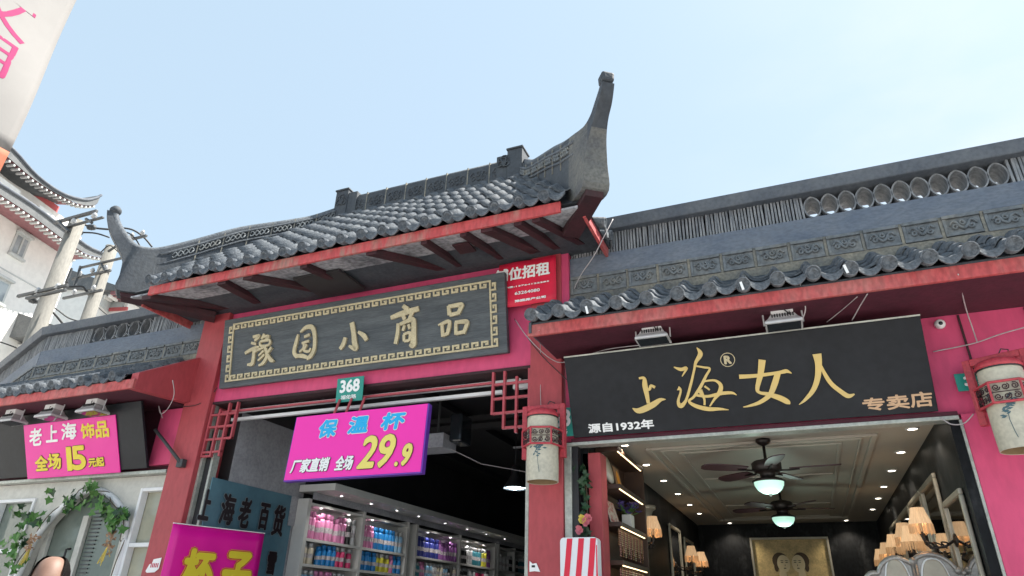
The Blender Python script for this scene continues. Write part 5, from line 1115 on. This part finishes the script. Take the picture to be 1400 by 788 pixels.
# ================================================================== PERSON at the lower left
def person(loc, face):
    t = thing('person', loc, 'balding person in a dark blue shirt standing near the arched door, only the crown showing', 'person')
    H = {'pel':(0,0,.93),'sp':(0,-.01,1.12),'ch':(0,-.01,1.32),'nk':(0,0,1.46),'hd':(0,.01,1.53),
         'shl':(.18,0,1.40),'ell':(.24,.02,1.12),'wrl':(.25,.12,.88),'hal':(.25,.15,.80),'shr':(-.18,0,1.40),'elr':(-.24,.02,1.12),'wrr':(-.25,.12,.88),'har':(-.25,.15,.80),
         'hil':(.09,0,.88),'knl':(.10,.02,.48),'anl':(.11,-.02,.09),'tol':(.12,.14,.04),'hir':(-.09,0,.88),'knr':(-.10,.02,.48),'anr':(-.11,-.02,.09),'tor':(-.12,.14,.04)}
    def skin_mesh(names, edges, rad, nm, m, extra=None):
        me = bpy.data.meshes.new(nm); me.from_pydata([H[n] for n in names], [(names.index(a), names.index(b)) for a, b in edges], [])
        o = bpy.data.objects.new(nm, me); COL.objects.link(o)
        md = o.modifiers.new('skin', 'SKIN'); sv = me.skin_vertices[0].data
        for i, n in enumerate(names): sv[i].radius = rad[n]; sv[i].use_root = (i == 0)
        sb = o.modifiers.new('smooth', 'SUBSURF'); sb.levels = 2; sb.render_levels = 2
        me.materials.append(m); o.parent = t; ORG[o] = ORG[t]; return o
    n_ = ['pel','sp','ch','nk','hd','shl','ell','wrl','hal','shr','elr','wrr','har','hil','knl','anl','tol','hir','knr','anr','tor']
    ed = [('pel','sp'),('sp','ch'),('ch','nk'),('nk','hd'),('ch','shl'),('shl','ell'),('ell','wrl'),('wrl','hal'),('ch','shr'),('shr','elr'),('elr','wrr'),('wrr','har'),('pel','hil'),('hil','knl'),('knl','anl'),('anl','tol'),('pel','hir'),('hir','knr'),('knr','anr'),('anr','tor')]
    rad = dict(pel=(.15,.11),sp=(.145,.11),ch=(.16,.12),nk=(.06,.06),hd=(.06,.065),hil=(.085,.085),hir=(.085,.085),knl=(.06,.06),knr=(.06,.06),anl=(.04,.042),anr=(.04,.042),tol=(.045,.03),tor=(.045,.03),shl=(.065,.065),shr=(.065,.065),ell=(.046,.046),elr=(.046,.046),wrl=(.03,.026),wrr=(.03,.026),hal=(.035,.018),har=(.035,.018))
    body = skin_mesh(n_, ed, rad, 'body', M['skin'])
    # head: shaped ellipsoid with brow, nose, chin; joined smoothly over the neck
    b = MB(); rows = []
    NZ, NQ = 22, 32
    for i in range(NZ+1):
        f = i/NZ; zc_ = -math.cos(math.pi*f); rr = math.sin(math.pi*f)
        ring = []
        for k in range(NQ):
            q = 2*math.pi*k/NQ; fx = math.cos(q); fy = math.sin(q)
            wx = .077*(1+.06*zc_ if zc_ > 0 else 1+.20*zc_); wy = .098*(1 if zc_ > 0 else 1+.12*zc_)
            x = wx*rr**.85*fx; y = wy*rr**.85*fy; z = .122*zc_
            front = max(0, fy)**6
            y += front*(.022*math.exp(-((z+.022)/.018)**2)*math.exp(-(x/.016)**2) + .010*math.exp(-((z+.09)/.02)**2) + .006*math.exp(-((z-.022)/.012)**2) - .007*math.exp(-((z-.002)/.012)**2)*math.exp(-((abs(x)-.03)/.014)**2))
            ring.append(V((x,y+.015,z+1.625)))
        rows.append(ring)
    b.grid(rows, True); o = b
    for p in o.v: p += V(loc)
    hd = o.build('head', M['skin'], t, smooth=True)
    def add(mb, nm, m, par):
        for p in mb.v: p += V(loc)
        return mb.build(nm, m, par, smooth=True)
    for sg in (-1,1):
        e = MB(); e.lathe([(.0001,-.014),(.012,-.008),(.018,.002),(.012,.012),(.0001,.014)], (0,0,0), 12, (1,0,0), cap=False)
        for p in e.v: p.z = p.z*1.8; p += V((sg*.078,.005,1.615))
        add(e, 'ear', M['skin'], hd)
        e = MB(); e.lathe([(.0001,-.010),(.008,-.006),(.010,0),(.008,.006),(.0001,.010)], (sg*.030,.098,1.628), 12, cap=False); add(e, 'eye', M['letter_white'], hd)
        e = MB(); e.lathe([(.0001,.0),(.0045,-.001)], (sg*.030,.1085,1.628), 10, (0,1,0), cap=False); add(e, 'pupil', M['black'], hd)
    e = MB(); e.tube([(-.024,.098,1.555),(0,.107,1.556),(.024,.098,1.555)], .005, 6); add(e, 'mouth', M['rose'], hd)
    # short hair round the sides and back, bald crown
    b = MB(); rows = []
    for f, q0, q1, th in ((.36,150,390,1.01),(.44,146,394,1.07),(.54,142,398,1.10),(.64,142,398,1.11),(.74,150,390,1.11),(.83,165,375,1.11),(.90,180,360,1.09),(.95,190,350,1.0)):
        zc_ = -math.cos(math.pi*f); rr = math.sin(math.pi*f)
        rows.append([V((.077*rr**.85*math.cos(q)*th*(1+.06*max(zc_,0)), .098*rr**.85*math.sin(q)*th+.013, .122*zc_*(1+.5*(th-1))+1.625+(.004 if th > 1.05 else -.004))) for q in [R(q0+(q1-q0)*k/28) for k in range(29)]])
    b.grid(rows); add(b, 'hair', M['hair'], hd)
    # shirt and trousers follow the body
    for n2, e2, g_, nm, m in ((['sp','ch','nk2','shl','ell','shr','elr','pel'],[('sp','ch'),('ch','nk2'),('ch','shl'),('shl','ell'),('ch','shr'),('shr','elr'),('sp','pel')],.012,'shirt',M['shirt']),(['pel','hil','knl','anl','hir','knr','anr'],[('pel','hil'),('hil','knl'),('knl','anl'),('pel','hir'),('hir','knr'),('knr','anr')],.012,'trousers',M['trouser'])):
        H['nk2'] = (0,0,1.42); rad['nk2'] = (.07,.07)
        skin_mesh(n2, e2, {k: (v[0]+g_, v[1]+g_) for k, v in rad.items()}, nm, m)
    t.rotation_euler = (0,0,face); return t
person((-3.42, 2.36, .0), R(222))

# ================================================================== BANNER upper left
fbn = FR((-3.5,1.50,0), (0,1,0), (0,0,1)); t = thing('street_banner', (-3.5,1.0,3.0), 'white vertical street banner with magenta characters and an orange foot at the upper left', 'banner')
wv = lambda a, b_: .012*math.sin(a*7+b_*2.1)+.010*math.sin(b_*5.3+a*3)
def cloth(z0, z1, nm, m):
    b = MB(); b.grid([[fbn.pt(-.95+.95*i/24, z0+(z1-z0)*j/30, wv(-.95+.95*i/24, z0+(z1-z0)*j/30)) for i in range(25)] for j in range(31)]); o = b.build(nm, M[m], t, smooth=True)
    md = o.modifiers.new('thickness', 'SOLIDIFY'); md.thickness = .004; md.offset = -1
cloth(3.62, 6.0, 'cloth', 'fabric'); cloth(2.6, 3.619, 'foot_panel', 'fabric_o')
def btext(s_, a0, b0, a1, b1):
    mb = MB(); text_mb(mb, s_, fbn, a0, b0, a1, b1, .003, .003)
    for p in mb.v: d = p-fbn.o; p += fbn.n*wv(d.dot(fbn.u), d.dot(fbn.v))
    mb.build('banner_character', M['fabric_t'], t)
btext('众', -.44, 4.58, -.145, 4.90); btext('文', -.44, 4.225, -.145, 4.52); btext('明', -.44, 3.965, -.16, 4.195); btext('尚', -.44, 3.72, -.20, 3.93)
MB().tube([(-3.5,.50,0),(-3.5,.50,6.3)], .06, 14).build('pole', M['steel'], t, smooth=True); MB().tube([(-3.5,.50,6.05),(-3.5,1.52,6.05)], .02, 10).build('arm', M['steel'], t, smooth=True)

# ================================================================== FAR BUILDINGS
cor = at(98, 362, D=30); dd = hdir(835); dd = V((dd.x,dd.y,0)).normalized()
fz0 = FR((cor.x,cor.y,0), dd, (0,0,1))                # wall of the big white building: u runs away from us, n faces the street
def up_tier(off): return FR(fz0.pt(0,0,off), dd, (0,0,1))
wb = thing('white_building', fz0.pt(-8,0,-4), 'tall white building with red trim and sweeping grey eaves at the upper left', 'building')
ZT = cor.z; LEN = 17.
def wbx(fr, a0, a1, b0, b1, c0, c1, nm, m, par=None, **k): return MB().fbox(fr, a0, a1, b0, b1, c0, c1).build(nm, M[m], par or wb, **k)
beam_b = fz0.uv(94,346)[1]; beam_t = fz0.uv(94,338)[1]
wbx(fz0, -LEN, 0, 0, ZT+1.2, -8, 0, 'wall', 'bwall')
wbx(fz0, -LEN, .04, beam_b-.05, beam_t-.02, .001, .10, 'red_beam', 'bred')
wbx(fz0, -LEN, .03, beam_t+.02, ZT+.15, .001, .06, 'frieze_panel', 'bgrey')
b = MB()
for i in range(7): a = -.25-i*2.35; b.fbox(fz0, a-.16, a+.0, beam_t-.02, ZT+.12, .061, .09)
b.build('frieze_divider', M['bred'], wb)
for i in range(7): a = -.25-i*2.35; MB().fbox(fz0, a-1.95, a-.45, beam_t+.22, beam_t+.70, .061, .085).build('frieze_moulding', M['bwall'], wb, bevel=.05)
for q in (((20,319),(42,333),(33,355),(10,340)), ((-22,372),(14,392),(6,416),(-30,396))):
    uvs = [fz0.uv(*p) for p in q]; a0 = min(u_[0] for u_ in uvs)+.15; a1 = max(u_[0] for u_ in uvs)-.15; b0 = (uvs[2][1]+uvs[3][1])/2; b1 = (uvs[0][1]+uvs[1][1])/2
    wn = MB().fbox(fz0, a0-.08, a1+.08, b0-.08, b1+.08, .001, .035).build('window', M['bgrey'], wb)
    MB().fbox(fz0, a0, a1, b0, b1, .036, .045).build('pane', M['window'], wn)
    bb2 = MB(); bb2.fbox(fz0, (a0+a1)/2-.03, (a0+a1)/2+.03, b0, b1, .0455, .08); bb2.fbox(fz0, a0-.10, a1+.10, b1+.085, b1+.16, .001, .16); bb2.fbox(fz0, a0-.10, a1+.10, b0-.16, b0-.085, .001, .14); bb2.build('frame', M['bgrey'], wn)
b = MB(); 
l0 = fz0.uv(0,371); l1 = fz0.uv(62,396); b.fbox(fz0, -LEN, 0, (l0[1]+l1[1])/2-.02, (l0[1]+l1[1])/2+.02, .001, .02); b.build('string_line', M['bgrey'], wb)
def eave(fro, top, bot, back, out_, rise, nm):
    """sweeping tiled eave: outer edge traced on its own overhang plane, then carried back to the wall"""
    n = len(top); T = [fro.pt(*fro.uv(*p)) for p in top]; B_ = [fro.pt(*fro.uv(*p)) for p in bot]
    zlo = min(p.z for p in T)-fro.o.z
    T = cat_rom(T, 4); B_ = cat_rom(B_, 4); W = []; U = []
    for p, q in zip(T, B_):
        a = min((p-fro.o).dot(fro.u), back[0]); W.append(fro.pt(a, back[1], -out_)); U.append(fro.pt(a-.3, min((p.z-fro.o.z)+rise, zlo+.35), -out_-.3))
    b = MB(); b.grid([U, T, B_]); o = b.build(nm, M['broof'], wb)
    b = MB(); b.grid([[q+V((0,0,.0)) for q in B_], [p+(q-p)*.02+V((0,0,-.02)) for p, q in zip(W, B_)]])
    for i in range(0, len(b.v)): b.v[i] = b.v[i]+V((0,0,-.015))
    b.build('eave_soffit', M['bsoffit'], o)
    b = MB()                                          # rafter ends and round tile ends along the edge
    seg = [(B_[i+1]-B_[i]).length for i in range(len(B_)-1)]; tot = sum(seg); m_ = int(tot/.20); acc = 0; i = 0
    for k in range(m_):
        tgt = tot*k/m_
        while i < len(seg)-1 and acc+seg[i] < tgt: acc += seg[i]; i += 1
        p = B_[i]+(B_[i+1]-B_[i])*((tgt-acc)/max(seg[i], 1e-6))
        b.fbox(FR(p, fro.u, fro.v), -.035, .035, -.10, -.03, -.3, -.01)
    b.build('rafter_end', M['bgrey'], o)
    b = MB(); b.tube([p+fro.n*.02 for p in T], .05, 6); b.build('eave_ridge', M['coping'], o, smooth=True)
f1 = up_tier(1.5)
eave(f1, [(-110,172),(-40,225),(0,252),(45,281),(89,314),(118,336),(140,346),(147,347)], [(-110,187),(-40,238),(0,266),(45,296),(86,327),(116,346),(138,352),(147,351)], (0,ZT+.15), 1.5, .1, 'lower_eave')
f2 = up_tier(-1.0)
c2 = f2.uv(73,289)
wbx(f2, -LEN, c2[0], ZT, c2[1]+.3, -6, 0, 'upper_wall', 'bsoffit')
wbx(f2, -LEN, c2[0]+.05, c2[1]-.15, c2[1]+.22, .001, .14, 'red_beam', 'bred'); wbx(f2, -LEN, c2[0]-.1, c2[1]-.36, c2[1]-.22, .001, .10, 'pale_rail', 'bgrey'); wbx(f2, -LEN, c2[0]+.6, ZT+1.0, c2[1]-.152, -5.9, .3, 'terrace_wall', 'bwall')
f3 = up_tier(.5)
eave(f3, [(-60,128),(-20,172),(18,205),(50,240),(84,264),(114,273),(130,271),(138,267)], [(-60,145),(-20,188),(12,216),(45,244),(76,264),(108,279),(127,281),(134,277)], (c2[0],c2[1]+.35), 1.5, .0, 'upper_eave')

cb_ = at(120, 440, D=40); d2 = hdir(-5200); d2 = -V((d2.x,d2.y,0)).normalized(); fb2 = FR((cb_.x,cb_.y,0), d2, (0,0,1))
hb = thing('grey_roofed_house', fb2.pt(0,0,-2), 'distant house with grey tiled roof and pale walls between the poles and the gatehouse', 'building')
def U2(px, py): return fb2.uv(px, py)
xa = U2(75,430)[0]; xb = U2(172,425)[0]; zr = U2(130,412)[1]; zt = U2(130,398)[1]
MB().fbox(fb2, xa, xb, 0, zr, -6, 0).build('wall', M['bwall'], hb)
MB().fbox(fb2, xa, xb+.1, U2(130,427)[1], U2(130,423)[1], .001, .1).build('red_beam', M['bred'], hb); MB().fbox(fb2, xa+.1, xb-.2, U2(140,422)[1], U2(140,415)[1], .001, .06).build('frieze_panel', M['bgrey'], hb)
b = MB(); b.hexa([fb2.pt(xa-.6,zr-.1,.9),fb2.pt(xb+.5,zr-.1,.9),fb2.pt(xb+.5,zr-.1,-6),fb2.pt(xa-.6,zr-.1,-6),fb2.pt(xa-.6,zr+.1,.9),fb2.pt(xb+.5,zr+.1,.9),fb2.pt(xb-.5,zt,-2),fb2.pt(xa+.5,zt,-2)]); b.build('roof', M['broof'], hb)
b = MB()
for i in range(int((xb-xa)/.3)): b.fbox(fb2, xa+i*.3, xa+i*.3+.13, zr-.25, zr-.101, .3, .85)
b.build('rafter_end', M['bwall'], hb)
# its side wing, running away to the right
p3 = at(176, 402, D=39); d3 = hdir(640); d3 = V((d3.x,d3.y,0)).normalized(); fb3 = FR((p3.x,p3.y,0), d3, (0,0,1)); z3 = p3.z
MB().fbox(fb3, -.6, 14, 0, z3-.2, -4, -1.0).build('wing_wall', M['bwall'], hb); MB().fbox(fb3, -.5, 14, z3-.9, z3-.35, -.999, -.93).build('wing_frieze', M['bgrey'], hb)
b = MB(); b.hexa([fb3.pt(-.8,z3-.2,0),fb3.pt(14,z3-.2,0),fb3.pt(14,z3-.2,-4),fb3.pt(-.8,z3-.2,-4),fb3.pt(-.8,z3,0),fb3.pt(14,z3,0),fb3.pt(14,z3+.9,-3),fb3.pt(-.8,z3+.9,-3)]); b.build('wing_roof', M['broof'], hb)
b = MB()
for i in range(46): b.fbox(fb3, -.7+i*.3, -.57+i*.3, z3-.36, z3-.201, -.5, -.03)
b.build('rafter_end', M['bsoffit'], hb)
# low tiled house in front of the white building's foot
p4 = at(60, 436, D=26); d4 = hdir(900); d4 = V((d4.x,d4.y,0)).normalized(); fb4 = FR((p4.x,p4.y,0), d4, (0,0,1)); z4 = p4.z
lh = thing('low_tiled_house', fb4.pt(3,0,-2), 'low house with brown grey tiled eave behind the near pole', 'building')
MB().fbox(fb4, 1.2, 7, 0, z4-.3, -4, -.8).build('wall', M['bwall'], lh); MB().fbox(fb4, 1.25, 7, z4-1.0, z4-.6, -.799, -.72).build('red_beam', M['bred'], lh)
b = MB(); b.hexa([fb4.pt(.8,z4-.2,0),fb4.pt(7.5,z4-.2,0),fb4.pt(7.5,z4-.2,-4),fb4.pt(.8,z4-.2,-4),fb4.pt(.8,z4,0),fb4.pt(7.5,z4,0),fb4.pt(7.5,z4+.8,-2.4),fb4.pt(.8,z4+.8,-2.4)]); b.build('roof', M['broof'], lh)
b = MB()
for i in range(24): b.fbox(fb4, .85+i*.28, .98+i*.28, z4-.36, z4-.201, -.5, -.03)
b.build('rafter_end', M['bwall'], lh)

# ================================================================== UTILITY POLES AND LINES
def upole(top, D, r_, label, arms, extra):
    p = at(*top, D=D); t = thing('utility_pole', (p.x,p.y,0), label, 'utility pole', None)
    MB().tube([(p.x,p.y,0),(p.x,p.y,p.z*.5),(p.x,p.y,p.z)], [r_*1.1,r_*1.05,r_], 20).build('shaft', M['concrete'], t, smooth=True)
    fp_ = FR((p.x,p.y-r_*1.05,0), (1,0,0), (0,0,1))
    for (x0,y0),(x1,y1),th,ins in arms:
        a0, b0 = fp_.uv(x0,y0); a1, b1 = fp_.uv(x1,y1); bz = (b0+b1)/2
        ar = MB().fbox(fp_, a0, a1, bz-th*.75, bz+th*.75, -.022, .022).build('cross_arm', M['steel'], t, bevel=.004)
        for k in range(ins):
            a = a0+(a1-a0)*(k+.5)/ins if ins > 1 else a0+(a1-a0)*.5
            MB().lathe([(.015,-.02),(.015,.03),(.045,.035),(.03,.06),(.045,.07),(.03,.10),(.02,.12)], fp_.pt(a, bz+th+.0, 0), 10).build('insulator', M['porcelain'], ar, smooth=True)
    for (x0,y0),(x1,y1) in extra:
        a0, b0 = fp_.uv(x0,y0); a1, b1 = fp_.uv(x1,y1); MB().tube([fp_.pt(a0,b0,.03), fp_.pt(a1,b1,.03)], .025, 6).build('brace', M['steel'], t)
    return fp_
q1 = upole((106,303), 13, .112, 'nearer concrete utility pole in front of the white building', [((76,301),(131,293),.035,0),((86,309),(140,301),.018,2),((27,399),(90,397),.03,0),((38,403),(88,402),.025,2)], [((82,304),(96,318)),((120,301),(128,306))])
q2 = upole((153,338), 15.5, .112, 'farther concrete utility pole beside the gatehouse roof horn', [((112,361),(172,357),.025,0),((100,378),(150,374),.03,3),((86,409),(140,396),.03,2),((172,328),(200,324),.03,2)], [((100,368),(92,388)),((112,365),(104,392)),((140,362),(146,372)),((150,345),(172,330))])
def wire(pts, D, label, r_=.018):
    b = MB(); b.tube(cat_rom([at(*p, D=D) for p in pts], 6), r_, 5); tag(b.build('power_cable', M['wire'], smooth=True), label, 'cable')
wire([(112,304),(124,311),(150,314)], 13.2, 'black cable strung from the near pole top to the far pole')
wire([(105,318),(130,319),(150,325)], 13.2, 'lower black cable between the two pole tops', .014)
wire([(158,311),(180,314),(196,324),(208,338)], 14.8, 'black cable looping down past the roof horn to the gatehouse ridge')
wire([(163,317),(176,319),(186,328),(192,338)], 14.8, 'second black cable loop behind the roof horn', .014)
wire([(45,402),(48,412),(70,425),(90,448)], 12.8, 'black cable running down from the low arm of the near pole')
wire([(92,385),(93,392),(112,392),(118,398),(128,402),(140,392),(148,372)], 15.2, 'tangled black cable hanging on the far pole', .022)
wire([(64,413),(80,425),(96,436),(120,442)], 13.5, 'thin black cable crossing behind the near pole', .012)
wire([(118,400),(132,418),(150,434)], 15.2, 'thin black cable slanting down from the far pole', .012)
wire([(138,345),(150,336),(162,345),(168,352)], 15.2, 'short black jumper wire across the far pole top', .012)
wire([(-5,466),(18,474),(30,480)], 12.8, 'slack dark cable on the white wall at the left edge', .010)
for (px, py), D, lb in (((125,311),13.15,'dark round insulator on the upper cable of the near pole'),((107,318),13.15,'dark insulator on the lower cable beside the near pole'),((46,411),12.75,'dark insulator under the low arm of the near pole'),((135,375),15.3,'dark fuse block on the far pole arm')):
    p = at(px, py, D=D); b = MB(); b.lathe([(.02,-.09),(.05,-.06),(.035,-.03),(.055,0),(.035,.03),(.05,.06),(.02,.09)], p, 10, (1,0,-.25)); tag(b.build('insulator', M['steel'], smooth=True), lb, 'insulator')
